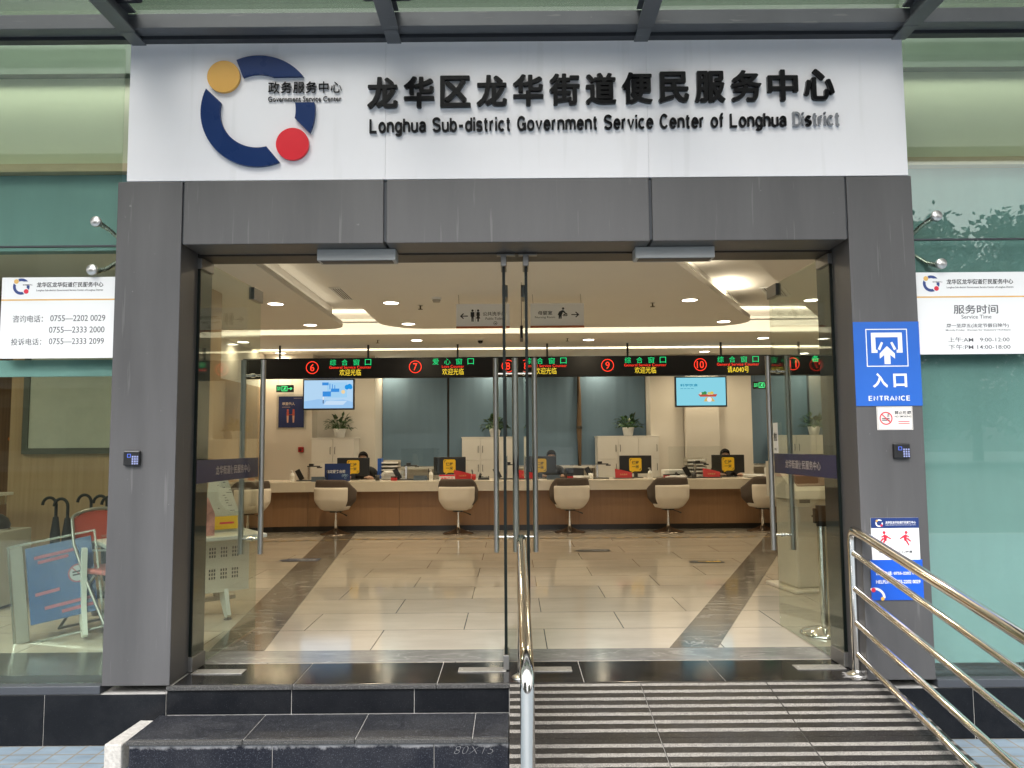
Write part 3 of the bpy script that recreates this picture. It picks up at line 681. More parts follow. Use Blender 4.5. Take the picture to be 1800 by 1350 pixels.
def entrance_sign():
    t = thing('entrance_sign', 'blue ENTRANCE sign with white arrow pictogram on the right column', 'sign', (2.1, -.002, 1.72))
    x0, x1, z0, z1 = 1.9145, 2.2835, 1.488, 1.96
    obj('panel', MB().box(x0, x1, -.0045, -.0008, z0, z1), sign_blue, t)
    fn = front(-.0046); m = MB(); w = .0008
    px = lambda u: x0+(x1-x0)*(u-0.0); pz = lambda v: z1-(z1-z0)*v
    m.frame(px(.185), px(.815), pz(.535), pz(.085), .005, fn, 0, w)
    m.prism([(px(a), pz(b)) for a, b in ((.265, .13), (.735, .13), (.735, .37), (.645, .37), (.645, .335), (.67, .335), (.67, .185), (.33, .185), (.33, .335), (.355, .335), (.355, .37), (.265, .37))], fn, 0, w)
    m.prism([(px(a), pz(b)) for a, b in ((.36, .325), (.415, .24), (.445, .25), (.395, .34))], fn, 0, w)
    m.prism([(px(a), pz(b)) for a, b in ((.64, .325), (.605, .34), (.555, .25), (.585, .24))], fn, 0, w)
    m.prism([(px(a), pz(b)) for a, b in ((.5, .29), (.615, .38), (.615, .44), (.545, .395), (.545, .505), (.455, .505), (.455, .395), (.385, .44), (.385, .38))], fn, 0, w)
    m.text('入', px(.26), px(.49), pz(.785), pz(.61), fn, 0, w, .03); m.text('口', px(.575), px(.78), pz(.78), pz(.62), fn, 0, w, .03)
    stroke_text(m, 'ENTRANCE', px(.19), px(.82), pz(.94), pz(.88)-pz(.94), fn, 0, w, .165, .30)
    obj('lettering', m, print_white, t)
entrance_sign()
def smoke_sign():
    t = thing('no_smoking_sign', 'small white no smoking notice below the ENTRANCE sign', 'sign', (2.126, -.002, 1.35))
    x0, x1, z0, z1 = 2.026, 2.225, 1.354, 1.484
    obj('panel', MB().box(x0, x1, -.004, -.0008, z0, z1, .001), mat('cream_notice', (.74, .70, .66), .4), t)
    fn = front(-.0041)
    m = MB(); m.frame(x0+.004, x1-.004, z0+.004, z1-.004, .0012, fn, 0, .0006)
    cx, cz = x0+.05, z0+.065
    for dz in (-.013, -.004): m.rect(cx-.022, cx+.02, cz+dz, cz+dz+.005, fn, 0, .0006)
    for k in range(3): m.prism([(cx+.006+k*.005, cz+.006), (cx+.008+k*.005, cz+.006), (cx+.013+k*.003, cz+.026), (cx+.011+k*.003, cz+.026)], fn, 0, .0006)
    m.text('禁止吸烟', x0+.099, x0+.19, z0+.086, z0+.106, fn, 0, .0006, .02); m.text('NO SMOKING', x0+.099, x0+.19, z0+.069, z0+.08, fn, 0, .0006, .01)
    obj('lettering', m, ink, t)
    m = MB(); m.ring(cx, cz, .030, .036, 0, 360, fn, .0006, .0012); m.prism([(cx-.025, cz+.021), (cx-.021, cz+.025), (cx+.025, cz-.021), (cx+.021, cz-.025)], fn, .0006, .0012)
    for k, q in enumerate((.045, .034)): m.rect(x0+.118, x0+.18, z0+q, z0+q+.004, fn, 0, .0006)
    obj('red_print', m, print_red, t)
smoke_sign()
def slip_sign():
    t = thing('caution_sign', 'blue and white slip caution sign partly behind the right handrail', 'sign', (2.1, -.003, .65))
    x0, x1, z0, zm, z1 = 1.96, 2.232, .428, .645, .872
    obj('lower_panel', MB().box(x0-.006, x1+.006, -.006, -.0008, z0, zm), sign_blue2, t)
    obj('upper_panel', MB().box(x0+.006, x1-.004, -.005, -.0008, zm, z1), print_white, t)
    obj('header', MB().box(x0+.006, x1-.004, -.0065, -.005, z1-.055, z1), navy, t)
    fn = front(-.0066); m = MB()
    m.text('龙华区龙华街道便民服务中心', x0+.085, x1-.02, z1-.032, z1-.018, fn, 0, .0005, .015); m.text('Longhua Sub-district Government Service Center of Longhua District', x0+.085, x1-.02, z1-.042, z1-.036, fn, 0, .0005)
    b, g, r = logo(t, x0+.03, z1-.049, .0205, fn, 0, .0005, 0, 0, 0); m.add(b.v, b.f)
    f2 = front(-.0061)
    m.text('咨询电话: 0755-2202 0029', x0+.02, x1-.01, zm-.082, zm-.062, f2, 0, .0005, .015); m.text('HELPLINE: 0755-2202 0029', x0+.02, x1-.01, zm-.128, zm-.109, f2, 0, .0005, .015)
    m.ring(x0+.012, z0+.012, .043, .056, 0, 118, f2, 0, .0005)
    obj('white_print', m, print_white, t)
    g2 = MB(); g2.add(g.v, g.f); g2.disc(x0+.052, z0+.008, .010, f2, .0005, .001); obj('gold_print', g2, logo_gold, t)
    f3 = front(-.0051); rr = MB(); rr.add(r.v, r.f); rr.disc(x0+.004, z0+.055, .012, f2, .0005, .001)
    for a in (x0+.03, x0+.145): rr.frame(a, a+.098, zm+.065, zm+.163, .0016, f3, 0, .0005)
    def figure(a, flip):
        q = lambda u, v: (a+(.098-u if flip else u), zm+.065+v)
        rr.disc(*q(.052, .082), .0085, f3, 0, .0005, 20)
        for pl in ([(.030, .062), (.050, .073), (.056, .062), (.052, .040), (.040, .036), (.038, .052)], [(.040, .040), (.056, .044), (.072, .030), (.078, .036), (.060, .054)], [(.040, .042), (.050, .030), (.062, .010), (.069, .013), (.056, .040)], [(.032, .062), (.014, .050), (.017, .044), (.036, .054)], [(.052, .070), (.070, .060), (.067, .054), (.050, .062)]):
            rr.prism([q(*p) for p in pl], f3, 0, .0005)
    figure(x0+.145, False); figure(x0+.03, True)
    obj('red_print', rr, print_red, t)
    m = MB(); m.text('无障碍通道 小心地滑', x0+.04, x1-.045, zm+.035, zm+.05, f3, 0, .0005, .02)
    obj('black_print', m, ink, t)
slip_sign()

def glass_sign(name, label, x0, x1, z0, z1, zl, lines, latin, loc, lx):
    t = thing(name, label, 'sign', loc)
    obj('panel', MB().box(x0, x1, .0455, .0492, z0, z1), print_white, t)
    fn = front(.0454); h = z1-z0
    m = MB()
    m.rect(x0, x1, zl-.004, zl+.004, fn, 0, .0006); obj('gold_line', m, print_gold, t)
    b, g, r = logo(t, lx, zl+.03, .0475, fn, 0, .0006, 0, 0, 0)
    obj('emblem_arc', b, mat('print_blue', (.03, .06, .22), .4), t); obj('gold_dot', g, print_gold, t); obj('red_dot', r, print_red, t)
    m = MB(); m.text('龙华区龙华街道便民服务中心', lx+.135, lx+.515, zl+.072, zl+.102, fn, 0, .0006, .018); m.text('Longhua Sub-district Government Service Center of Longhua District', lx+.135, lx+.515, zl+.047, zl+.06, fn, 0, .0006, .006)
    m.text('政务服务中心', lx+.056, lx+.112, zl+.083, zl+.091, fn, 0, .0006)
    obj('title_lettering', m, ink, t)
    m = MB()
    for s, a, b2, c, d, bo in lines: m.text(s, a, b2, c, d, fn, 0, .0006, bo)
    obj('lettering', m, ink_grey, t)
glass_sign('phone_sign', 'white sign with three phone numbers on the left-hand glass', -2.903, -2.2425, 1.797, 2.262, 2.132, [
    ('咨询电话：', -2.833, -2.662, 2.003, 2.043, .006), ('0755—2202 0029', -2.62, -2.308, 2.008, 2.043, .004),
    ('0755—2333 2000', -2.625, -2.31, 1.942, 1.977, .004), ('投诉电话：', -2.838, -2.666, 1.872, 1.911, .006), ('0755—2333 2099', -2.623, -2.311, 1.876, 1.911, .004)], None, (-2.57, .047, 2.0), -2.84)
glass_sign('hours_sign', 'white opening hours sign on the right-hand glass', 2.2905, 2.965, 1.78, 2.25, 2.108, [
    ('服务时间', 2.512, 2.765, 2.01, 2.062, .012), ('Service Time', 2.555, 2.725, 1.982, 2.004, 0), ('周一至周五(法定节假日除外)', 2.467, 2.82, 1.928, 1.954, .012),
    ('Mondy-Friday（Except for Statutory Holidays)', 2.462, 2.828, 1.910, 1.924, .004), ('上午:AM   9:00-12:00', 2.473, 2.82, 1.848, 1.877, .004), ('下午:PM 14:00-18:00', 2.473, 2.823, 1.806, 1.835, .004)], None, (2.62, .047, 2.0), 2.345)

# ------------------------------------------------------------------ glass doors, all four opened inwards
def side_fn(x, sg):     # a face whose normal runs along +-x; u runs into the room
    return lambda u, v, w: (x+sg*w, u, v)
band_m = glass('navy_band_film', (.10, .10, .20), .05, .25, (.035, .035, .085), .80)
def leaf(x, label, mirror, swing=0):
    t = thing('glass_door', label, 'door', (x, .25, 0), 'frameless glass doors of the entrance')
    y0, y1 = .245, 1.245
    obj('glass_pane', MB().box(x-.006, x+.006, y0+.004, y1, .012, 2.412), door_glass, t)
    obj('edge_gasket', MB().box(x-.0085, x+.0085, y0-.006, y0+.0035, .09, 2.35), glass_edge, t)
    for z0, z1 in ((.004, .085), (2.352, 2.416)):
        obj('patch_fitting', MB().box(x-.017, x+.017, y0-.01, y0+.165, z0, z1, .003), dull_steel, t)
    obj('lock_case', MB().box(x-.02, x+.02, y1-.17, y1+.006, 2.325, 2.412, .003), dull_steel, t)
    for sg in (-1, 1):
        h = obj('pull_handle', MB().tube([(x+sg*.07, 1.14, .545), (x+sg*.07, 1.14, 1.90)], .0185, 18), mat('brushed_handle', (.36, .345, .32), .36, .9, .05, 5, stretch=(1, 1, .05)), t)
    m = MB()
    for z in (.65, 1.79):
        m.tube([(x-.055, 1.14, z), (x+.055, 1.14, z)], .009, 12); m.lathe((x, 1.14, z), [(.016, -.012), (.016, .012)], 14, axis='X')
    obj('handle_spacer', m, chrome, t)
    m = MB().box(x-.0078, x-.0062, y0+.01, y1, 1.075, 1.212) if mirror > 0 else MB().box(x+.0062, x+.0078, y0+.01, y1, 1.075, 1.212)
    b = obj('film_band', m, band_m, t)
    m = MB()
    xx = x+.0079 if mirror < 0 else x-.0079
    # the lettering reads from the middle of the opening
    fn = (lambda u, v, w: (xx+w, u, v)) if mirror < 0 else (lambda u, v, w: (xx-w, 2*.78-u, v))
    m.text('龙华街道便民服务中心', .52, 1.09, 1.115, 1.172, fn, 0, .0006, .01)
    obj('band_lettering', m, mat('tan_lettering', (.30, .255, .22), .5), b)
    t.rotation_euler = (0, 0, R(swing))
    return t
leaf(-1.86, 'leftmost glass door opened against the left column', -1, -2)
leaf(-.045, 'left one of the two middle glass doors, seen edge on', -1)
leaf(.088, 'right one of the two middle glass doors, seen edge on', 1)
d4 = leaf(1.905, 'rightmost glass door opened against the right column', 1, 1.6)
m = MB().box(1.8955, 1.8985, 1.16, 1.24, 1.215, 1.43); obj('door_sticker', m, print_white, d4)
m = MB(); m.text('推拉', 1.17, 1.23, 1.30, 1.36, lambda u, v, w: (1.895-w, 2.40-u, v), 0, .0005, .02); m.text('PULL', 1.18, 1.22, 1.235, 1.25, lambda u, v, w: (1.895-w, 2.40-u, v), 0, .0005, .02)
obj('sticker_print', m, ink, d4)
for x0, x1, lab in ((-1.84, -1.55, 'steel floor spring plate at the left door'), (-.32, -.045, 'steel floor spring plate left of the middle'), (.062, .33, 'steel floor spring plate right of the middle'), (1.61, 1.89, 'steel floor spring plate at the right door')):
    t = thing('floor_spring', lab, 'floor plate', ((x0+x1)/2, .25, 0), 'floor springs under the doors')
    obj('cover_plate', MB().box(x0, x1, .205, .295, .0005, .005, .0015), mat('scuffed_steel_plate', (.34, .33, .31), .45, .6, .2, 40), t)
    m = MB()
    for xx in (x0+.02, x1-.02): m.lathe((xx, .25, .005), [(.006, 0), (.006, .0012), (.001, .0015)], 10)
    obj('screw', m, satin, t)

# ------------------------------------------------------------------ ceiling fittings
WARM = (1, .83, .54)
glow = emis('downlight_glow', (1, .90, .74), 4)
DL = 4.5
def downlight(x, y, label, on=1):
    t = thing('downlight', label, 'ceiling light', (x, y, 2.9), 'round downlights in the lobby ceiling')
    m = MB(); m.lathe((x, y, 2.9), [(.105, -.0005), (.105, -.006), (.085, -.006), (.085, .0)], 28); obj('trim_ring', m, white_plastic, t)
    obj('diffuser', MB().lathe((x, y, 2.896), [(.0005, 0), (.084, 0), (.084, .002)], 28), glow, t)
    la = bpy.data.lights.new('downlight_lamp', 'AREA'); la.shape = 'DISK'; la.size = .16; la.energy = DL*on; la.color = WARM; la.spread = R(150)
    lo = bpy.data.objects.new('downlight_lamp', la); C.objects.link(lo); lo.parent = t; lo.location = (0, 0, -.012)
pos = [(-2.67, 4.33), (-2.68, 5.87), (-1.36, 4.32), (-1.37, 5.84), (2.01, 4.29), (2.82, 5.85), (-1.46, 7.45), (1.19, 7.54), (3.88, 7.5), (-4.14, 7.49), (3.41, 4.35), (-1.36, 1.7), (1.1, 1.7), (-2.68, 1.7), (-5.2, 1.9), (2.6, 1.9)]
labs = ['downlight in the left ceiling panel, the nearer of its two', 'downlight near the rounded tip of the left ceiling panel', 'downlight left in the middle panel, nearer the doors', 'downlight left in the middle panel, at its back corner', 'downlight right in the middle panel, beside the bright cove', 'downlight at the back right tip of the middle panel',
        'downlight in the back ceiling strip above counter seven', 'downlight in the back ceiling strip above counter nine', 'downlight in the back ceiling strip by the right glass door', 'downlight in the back ceiling strip seen through the left glass door', 'downlight in the right ceiling panel seen through the right glass door',
        'downlight just inside the doors, left of the middle', 'downlight just inside the doors, right of the middle', 'downlight just inside the leftmost door', 'downlight above the folding chair behind the left glass', 'downlight just inside the rightmost door']
for (x, y), l in zip(pos, labs): downlight(x, y, l, .25 if x < -4 and y > 7 else 1)
for x, y, l in ((-4.0, 8.95, 'downlight behind the display board, above the exit sign'), (-2.3, 9.95, 'downlight behind the display board, left of the middle blinds'), (-.36, 9.95, 'downlight behind the display board, above the middle cabinet'), (1.6, 9.95, 'downlight behind the display board, above the window nine cabinet'), (3.4, 9.2, 'downlight behind the display board, above the right television'), (5.3, 9.6, 'downlight behind the display board, at the far right')): downlight(x, y, l, .8)
def cove(name, x0, x1, y0, y1, z, power, label, aim_up=True):
    t = thing('cove_light', label, 'strip light', ((x0+x1)/2, (y0+y1)/2, z), 'hidden strip lights in the ceiling coves')
    L_ = math.hypot(x1-x0, y1-y0); ang = math.atan2(y1-y0, x1-x0)
    m = MB().box(-L_/2, L_/2, -.012, .012, -.008, .008).xf(Matrix.Translation(((x0+x1)/2, (y0+y1)/2, z)) @ Matrix.Rotation(ang, 4, 'Z'))
    obj('led_strip', m, white_plastic, t)
    la = bpy.data.lights.new('cove_lamp', 'AREA'); la.shape = 'RECTANGLE'; la.size = L_; la.size_y = .03; la.energy = power; la.color = (1, .88, .66)
    lo = bpy.data.objects.new('cove_lamp', la); C.objects.link(lo); lo.parent = t; lo.location = (0, 0, .012 if aim_up else -.012); lo.rotation_euler = (R(112 if name == 'a' else 180) if aim_up else 0, 0, ang)
cove('a', -6, 5.5, 6.215, 6.215, 2.985, 40, 'strip light in the cove behind the middle ceiling panel')
cove('b', .75, 2.0, 1.1, 3.55, 2.985, 4, 'strip light in the right cove nearer the doors')
cove('c', 2.45, 2.75, 4.35, 4.95, 2.985, 2, 'short strip light in the right cove farther from the doors')
cove('d', -2.36, -2.36, 3.0, 5.7, 2.985, .5, 'strip light in the narrow left cove')
t = thing('light_slot', 'thin bright light slot in the ceiling over the display board', 'strip light', (0, 8.56, 2.9))
obj('diffuser', MB().box(-6.9, 6.9, 8.46, 8.66, 2.975, 2.985), emis('slot_glow', (1, .88, .66), 1.2), t)
la = bpy.data.lights.new('slot_lamp', 'AREA'); la.shape = 'RECTANGLE'; la.size = 13; la.size_y = .12; la.energy = 26; la.color = WARM
lo = bpy.data.objects.new('slot_lamp', la); C.objects.link(lo); lo.parent = t; lo.location = (0, 0, .06)
def grille(x, y, label, skew):
    t = thing('air_grille', label, 'air vent', (x, y, 3.158), 'air grilles in the ceiling coves')
    M = Matrix.Translation((x, y, 3.158)) @ Matrix.Rotation(skew, 4, 'Z')
    obj('frame', MB().frame(-.13, .13, -.37, .37, .02, top, -.014, -.001).xf(M), white_plastic, t)
    obj('backing', MB().box(-.11, .11, -.35, .35, -.004, -.0015).xf(M), mat('vent_dark', (.012, .010, .008), .8), t)
    m = MB()
    for k in range(8): m.box(-.107+k*.028, -.095+k*.028, -.35, .35, -.010, -.004)
    obj('slat', m.xf(M), white_plastic, t)
grille(-2.03, 5.05, 'slatted air grille in the narrow left ceiling cove', 0)
grille(3.28, 5.15, 'slatted air grille in the wide right ceiling cove', R(-27))
def sprinkler(x, y, lab):
    t = thing('sprinkler', lab, 'sprinkler', (x, y, 2.9), 'sprinkler heads in the lobby ceiling')
    obj('escutcheon', MB().lathe((x, y, 2.8995), [(.001, -.004), (.03, -.004), (.034, 0)], 16), satin, t)
    obj('head', MB().tube([(x, y, 2.897), (x, y, 2.855)], .008, 8).lathe((x, y, 2.852), [(.001, 0), (.028, 0), (.028, .004), (.001, .004)], 14), mat('brass_dark', (.10, .08, .05), .4, .7), t)
for x, y, lab in ((-1.05, 4.5, 'sprinkler head right of the smoke detector'), (1.62, 4.45, 'sprinkler head left of the bright right cove'), (-2.05, 7.4, 'sprinkler head in the back ceiling strip, above the left television'), (.85, 7.35, 'sprinkler head in the back ceiling strip, left of a downlight'), (2.0, 8.9, 'sprinkler head behind the display board')): sprinkler(x, y, lab)
def detector(x, y, lab):
    t = thing('smoke_detector', lab, 'smoke detector', (x, y, 2.9))
    obj('base', MB().lathe((x, y, 2.8995), [(.001, -.022), (.052, -.022), (.056, 0)], 20), white_plastic, t)
    obj('sensor_head', MB().lathe((x, y, 2.878), [(.001, -.03), (.036, -.03), (.045, -.008), (.045, 0)], 20), mat('beige_plastic', (.45, .42, .36), .5), t)
detector(-.82, 4.05, 'white smoke detector in the middle ceiling panel')
t = thing('dome_camera', 'small dome camera in the back ceiling strip over counter seven', 'security camera', (-.48, 7.4, 2.9))
obj('base', MB().lathe((-.48, 7.4, 2.899), [(.001, -.02), (.055, -.02), (.058, 0)], 20), white_plastic, t)
obj('dome', MB().lathe((-.48, 7.4, 2.879), [(.042, 0), (.038, -.025), (.02, -.042), (.001, -.046)], 20), black_acrylic, t)

sign_pearl = translucent('sign_pearl', (.95, .96, .97), .45); sign_cream = translucent('sign_cream', (.97, .97, .98), .45)
def hang_sign(x0, x1, label, lines, build):
    y = 3.9; t = thing('hanging_sign', label, 'sign', ((x0+x1)/2, y, 2.53))
    fn = front(y-.006)
    obj('panel', MB().box(x0, x1, y-.006, y+.006, 2.558, 2.80, .002), sign_pearl, t)
    obj('orange_edge', MB().box(x0, x1, y-.008, y+.008, 2.535, 2.557), mat('orange_edge', (.45, .12, .04), .4), t)
    obj('cream_strip', MB().box(x0+.001, x1-.001, y-.0075, y-.0061, 2.558, 2.60), sign_cream, t)
    m = MB()
    for xx in (x0+.03, x1-.03): m.tube([(xx, y, 2.8), (xx-.006, y, 2.9)], .002, 6)
    obj('chain', m, dark_metal, t)
    m = MB(); build(m, fn); obj('lettering', m, ink, t)
def pict_wc(m, fn):
    x = -.593
    m.prism([(x+.04, 2.668), (x+.075, 2.70), (x+.083, 2.692), (x+.064, 2.673), (x+.125, 2.673), (x+.125, 2.663), (x+.064, 2.663), (x+.083, 2.644), (x+.075, 2.636)], fn, 0, .0006)
    for cx, sk in ((x+.175, 0), (x+.235, 1)):
        m.disc(cx, 2.727, .0125, fn, 0, .0006, 16)
        if not sk: m.prism([(cx-.02, 2.712), (cx+.02, 2.712), (cx+.02, 2.66), (cx+.013, 2.66), (cx+.011, 2.608), (cx+.002, 2.608), (cx, 2.655), (cx-.002, 2.608), (cx-.011, 2.608), (cx-.013, 2.66), (cx-.02, 2.66)], fn, 0, .0006)
        else: m.prism([(cx-.016, 2.712), (cx+.016, 2.712), (cx+.02, 2.67), (cx+.012, 2.67), (cx+.022, 2.64), (cx+.009, 2.64), (cx+.008, 2.608), (cx-.008, 2.608), (cx-.009, 2.64), (cx-.022, 2.64), (cx-.012, 2.67), (cx-.02, 2.67)], fn, 0, .0006)
    m.rect(x+.203, x+.206, 2.61, 2.735, fn, 0, .0006)
    m.text('公共洗手间', x+.285, x+.53, 2.67, 2.713, fn, 0, .0006, .012); m.text('Public Toilet', x+.315, x+.50, 2.627, 2.652, fn, 0, .0006, 0)
    m.ring(x+.42, 2.588, .016, .02, 0, 360, front(3.892), 0, .0006, 20)
    m.rect(x+.412, x+.43, 2.582, 2.59, front(3.892), 0, .0006)
def pict_nurse(m, fn):
    x = .203
    m.text('母婴室', x+.082, x+.235, 2.675, 2.718, fn, 0, .0006, .012); m.text('Nursing Room', x+.05, x+.265, 2.634, 2.66, fn, 0, .0006, 0)
    m.disc(x+.352, 2.742, .013, fn, 0, .0006, 16)
    m.prism([(x+.345, 2.727), (x+.362, 2.72), (x+.385, 2.69), (x+.378, 2.684), (x+.35, 2.705), (x+.338, 2.672), (x+.334, 2.632), (x+.322, 2.632), (x+.32, 2.66), (x+.315, 2.632), (x+.303, 2.632), (x+.304, 2.672), (x+.292, 2.672), (x+.31, 2.71)], fn, 0, .0006)
    m.prism([(x+.342, 2.668), (x+.352, 2.66), (x+.388, 2.66), (x+.402, 2.672), (x+.395, 2.676), (x+.382, 2.668), (x+.356, 2.668)], fn, 0, .0006)
    m.prism([(x+.352, 2.672), (x+.378, 2.672), (x+.38, 2.684), (x+.356, 2.684)], fn, 0, .0006); m.disc(x+.388, 2.684, .0085, fn, 0, .0006, 14)
    m.prism([(x+.525, 2.676), (x+.49, 2.708), (x+.482, 2.70), (x+.502, 2.681), (x+.44, 2.681), (x+.44, 2.671), (x+.502, 2.671), (x+.482, 2.652), (x+.49, 2.644)], fn, 0, .0006)
hang_sign(-.593, -.02, 'hanging public toilet sign with an arrow to the left', None, pict_wc)
hang_sign(.203, .78, 'hanging nursing room sign with an arrow to the right', None, pict_nurse)
def exit_sign(x, y, z, label, edge=False):
    t = thing('exit_sign', label, 'exit sign', (x, y, z), 'green exit signs')
    w, h = (.15, .062)
    M = Matrix.Translation((x, y, z)) @ Matrix.Rotation(R(90) if edge else 0, 4, 'Z')
    obj('housing', MB().box(-w, w, -.015, .015, -h, h, .003).xf(M), black_plastic, t)
    m = MB(); fn = front(-.0155)
    m.text('EXIT', -.135, -.07, -.03, .0, fn, 0, .0006, .012); m.text('安全', -.135, -.07, .005, .035, fn, 0, .0006, .01)
    m.frame(-.055, .045, -.045, .045, .010, fn, 0, .0006)
    m.disc(.008, .023, .009, fn, .0006, .001, 14); m.prism([(-.022, .012), (.01, .014), (.02, -.004), (.012, -.006), (.004, -.003), (.016, -.03), (.006, -.032), (-.006, -.008), (-.022, -.03), (-.03, -.024), (-.012, .0)], fn, .0006, .001)
    m.prism([(.052, -.006), (.105, -.006), (.09, -.026), (.102, -.026), (.132, 0), (.102, .026), (.09, .026), (.105, .006), (.052, .006)], fn, 0, .0006)
    obj('pictogram', m.xf(M), emis('exit_green', (.10, .95, .28), .5), t)
    c = MB()
    for q in (-w*.8, w*.8):
        p = M @ Vector((q, 0, h)); c.tube([tuple(p), (p.x, p.y, min(2.9, p.z+.6) if edge else p.z+.17)], .002, 6)
    obj('chain', c, dark_metal, t)
exit_sign(-3.93, 9.0, 2.285, 'green exit sign above the blue poster')
exit_sign(4.32, 9.0, 2.28, 'green exit sign seen through the rightmost glass door')
exit_sign(.10, 3.4, 2.40, 'green exit sign hanging edge on between the middle doors', True)

# ------------------------------------------------------------------ LED counter board
def led_board():
    t = thing('led_board', 'long black display board with red, green and yellow window names above the counter', 'display board', (0, 7.95, 2.36))
    obj('housing', MB().box(-4.28, 6.5, 7.9, 8.05, 2.367, 2.685, .004), mat('led_black', (.003, .003, .0035), .55, spec=.15), t)
    m = MB()
    for x in (-3.715, -2.3, -.866, .567, 1.855, 3.35, 4.6):
        m.box(x-.014, x+.014, 7.955, 7.985, 2.686, 2.899)
    obj('hanger', m, steel_dark, t)
    fn = front(7.899); r, g, y = MB(), MB(), MB()
    data = [(-3.176, '6', '综合窗口', 'General Service Counter', '欢迎光临', .605), (-1.537, '7', '爱心窗口', 'Love Counter', '欢迎光临', .60), (-.061, '8', '综合窗口', 'General Service Counter', '欢迎光临', .60), (1.523, '9', '综合窗口', 'General Service Counter', '欢迎光临', .60), (2.999, '10', '综合窗口', 'General Service Counter', '请A040号', .60), (4.475, '11', '备', 'B', None, .36)]
    for cx, num, a, b, c, dx in data:
        r.ring(cx, 2.535, .09, .10, 0, 360, fn, 0, .002, 36)
        w = .032 if len(num) == 1 else .055
        r.text(num, cx-w, cx+w, 2.478, 2.592, fn, 0, .002, .0)
        X = cx+dx
        if len(a) == 1:
            g.text(a, X-.06, X+.06, 2.565, 2.665, fn, 0, .002, .01); r.text(b, X+.05, X+.075, 2.52, 2.553, fn, 0, .002, .012); continue
        for i, ch in enumerate(a):
            u = X-.325+i*.186
            g.text(ch, u, u+.098, 2.567, 2.663, fn, 0, .002, -.006)
        hw = .335 if len(b) > 14 else .175
        r.text(b, X-hw, X+hw, 2.515, 2.558, fn, 0, .002, -.012)
        y.text(c, X-.17, X+.17, 2.403, 2.505, fn, 0, .002, -.004)
    obj('red_leds', r, emis('led_red', (1, .045, .02), .75), t); obj('green_leds', g, emis('led_green', (.02, .75, .22), .5), t); obj('yellow_leds', y, emis('led_yellow', (1, .72, .05), .5), t)
led_board()

# ------------------------------------------------------------------ counter and everything at it
def counter():
    t = thing('service_counter', 'long service counter with cream top and timber front', 'counter', (.5, 7.6, 0))
    off = lambda d: [(-4.29, 7.02-d*.0+d), (-3.62, 7.25+d), (-3.1, 7.3+d), (6.4, 7.3+d)]
    def slab(d0, yb, z0, z1):
        f = off(d0); return MB().prism(f+[(6.4, yb), (-4.29, yb)], top, z0, z1)
    obj('counter_top', slab(0, 8.12, .605, .752), counter_stone, t)
    m = MB(); xs = [-3.1, -1.72, -.36, 1.0, 2.36, 3.72, 5.1, 6.4]
    for a, b in zip(xs[:-1], xs[1:]): m.box(a+.0025, b-.0025, 7.46, 7.49, .082, .604)
    f = off(.16); m.prism([(-3.1025, 7.46), (-3.1025, 7.49), (-3.62, 7.44), (-4.29, 7.21), (-4.29, 7.18), (-3.62, 7.41)], top, .082, .604)
    obj('front_panel', m, timber, t)
    obj('carcass', slab(.20, 8.0, .08, .6045), timber_dark, t)
    obj('skirting', slab(.19, 8.0, .001, .079), mat('black_skirting', (.015, .013, .012), .35), t)
counter()

def chair_proto():
    t = thing('swivel_chair', 'cream and brown swivel chair at counter window seven', 'chair', (0, 0, 0), 'swivel chairs along the counter')
    def shell(r_off, th0, th1, z0, ztop, n=28, k=12, thick=.02, drop=.16):
        vs = []; fs = []
        for side in (0, 1):
            for i in range(n+1):
                th = R(th0+(th1-th0)*i/n); a = abs(th)/R(110)
                zt = ztop-drop*max(0, min(1, (a-.42)/.5))**1.2*1.0
                for j in range(k+1):
                    q = j/k; z = z0+(zt-z0)*q
                    rr = (.125+.135*min(1, q/.45)**.55+.012*q) + r_off - side*thick
                    if q > .93: rr -= (q-.93)*.10
                    # superellipse plan: squarer back
                    c, s_ = math.sin(th), -math.cos(th)
                    e = .72; X = math.copysign(abs(c)**e, c)*rr*1.02; Y = math.copysign(abs(s_)**e, s_)*rr*.86
                    vs.append((X, Y, z))
        N = (n+1)*(k+1)
        for i in range(n):
            for j in range(k):
                a = i*(k+1)+j; fs.append((a, a+k+1, a+k+2, a+1)); a += N; fs.append((a, a+1, a+k+2, a+k+1))
        for i in range(n):
            a = i*(k+1)+k; fs.append((a, a+k+1, a+k+1+N, a+N)); a = i*(k+1); fs.append((a, a+N, a+N+k+1, a+k+1))
        for j in range(k):
            a = j; fs.append((a, a+1, a+1+N, a+N)); a = n*(k+1)+j; fs.append((a, a+N, a+1+N, a+1))
        return MB().add(vs, fs, True)
    obj('armrest_shell', shell(.012, -112, 112, .37, .80, thick=.045), brown_fab, t)
    obj('backrest', shell(.032, -54, 54, .345, .69, thick=.024, drop=.03), cream_fab, t)
    m = MB(); m.lathe((0, 0, 0), [(.001, .345), (.12, .345), (.19, .36), (.215, .40), (.21, .45), (.15, .47), (.001, .475)], 28)
    m.v = [(x, y*.92, z) for x, y, z in m.v]
    obj('seat', m, cream_fab, t)
    obj('mount', MB().box(-.07, .07, -.07, .07, .318, .344, .008), black_plastic, t)
    obj('pole', MB().tube([(0, 0, .05), (0, 0, .20)], .026, 14).tube([(0, 0, .20), (0, 0, .32)], .017, 14), chrome, t)
    obj('lever', MB().tube([(.05, -.01, .325), (.13, -.03, .30), (.19, -.04, .275)], .006, 8, radii=[.005, .006, .011]), black_plastic, t)
    obj('base', MB().lathe((0, 0, 0), [(.225, .002), (.225, .010), (.17, .022), (.10, .045), (.05, .07), (.027, .085), (.026, .10)], 32), mat('dark_chrome_base', (.22, .18, .15), .2, .9), t)
    return t
ch = chair_proto()
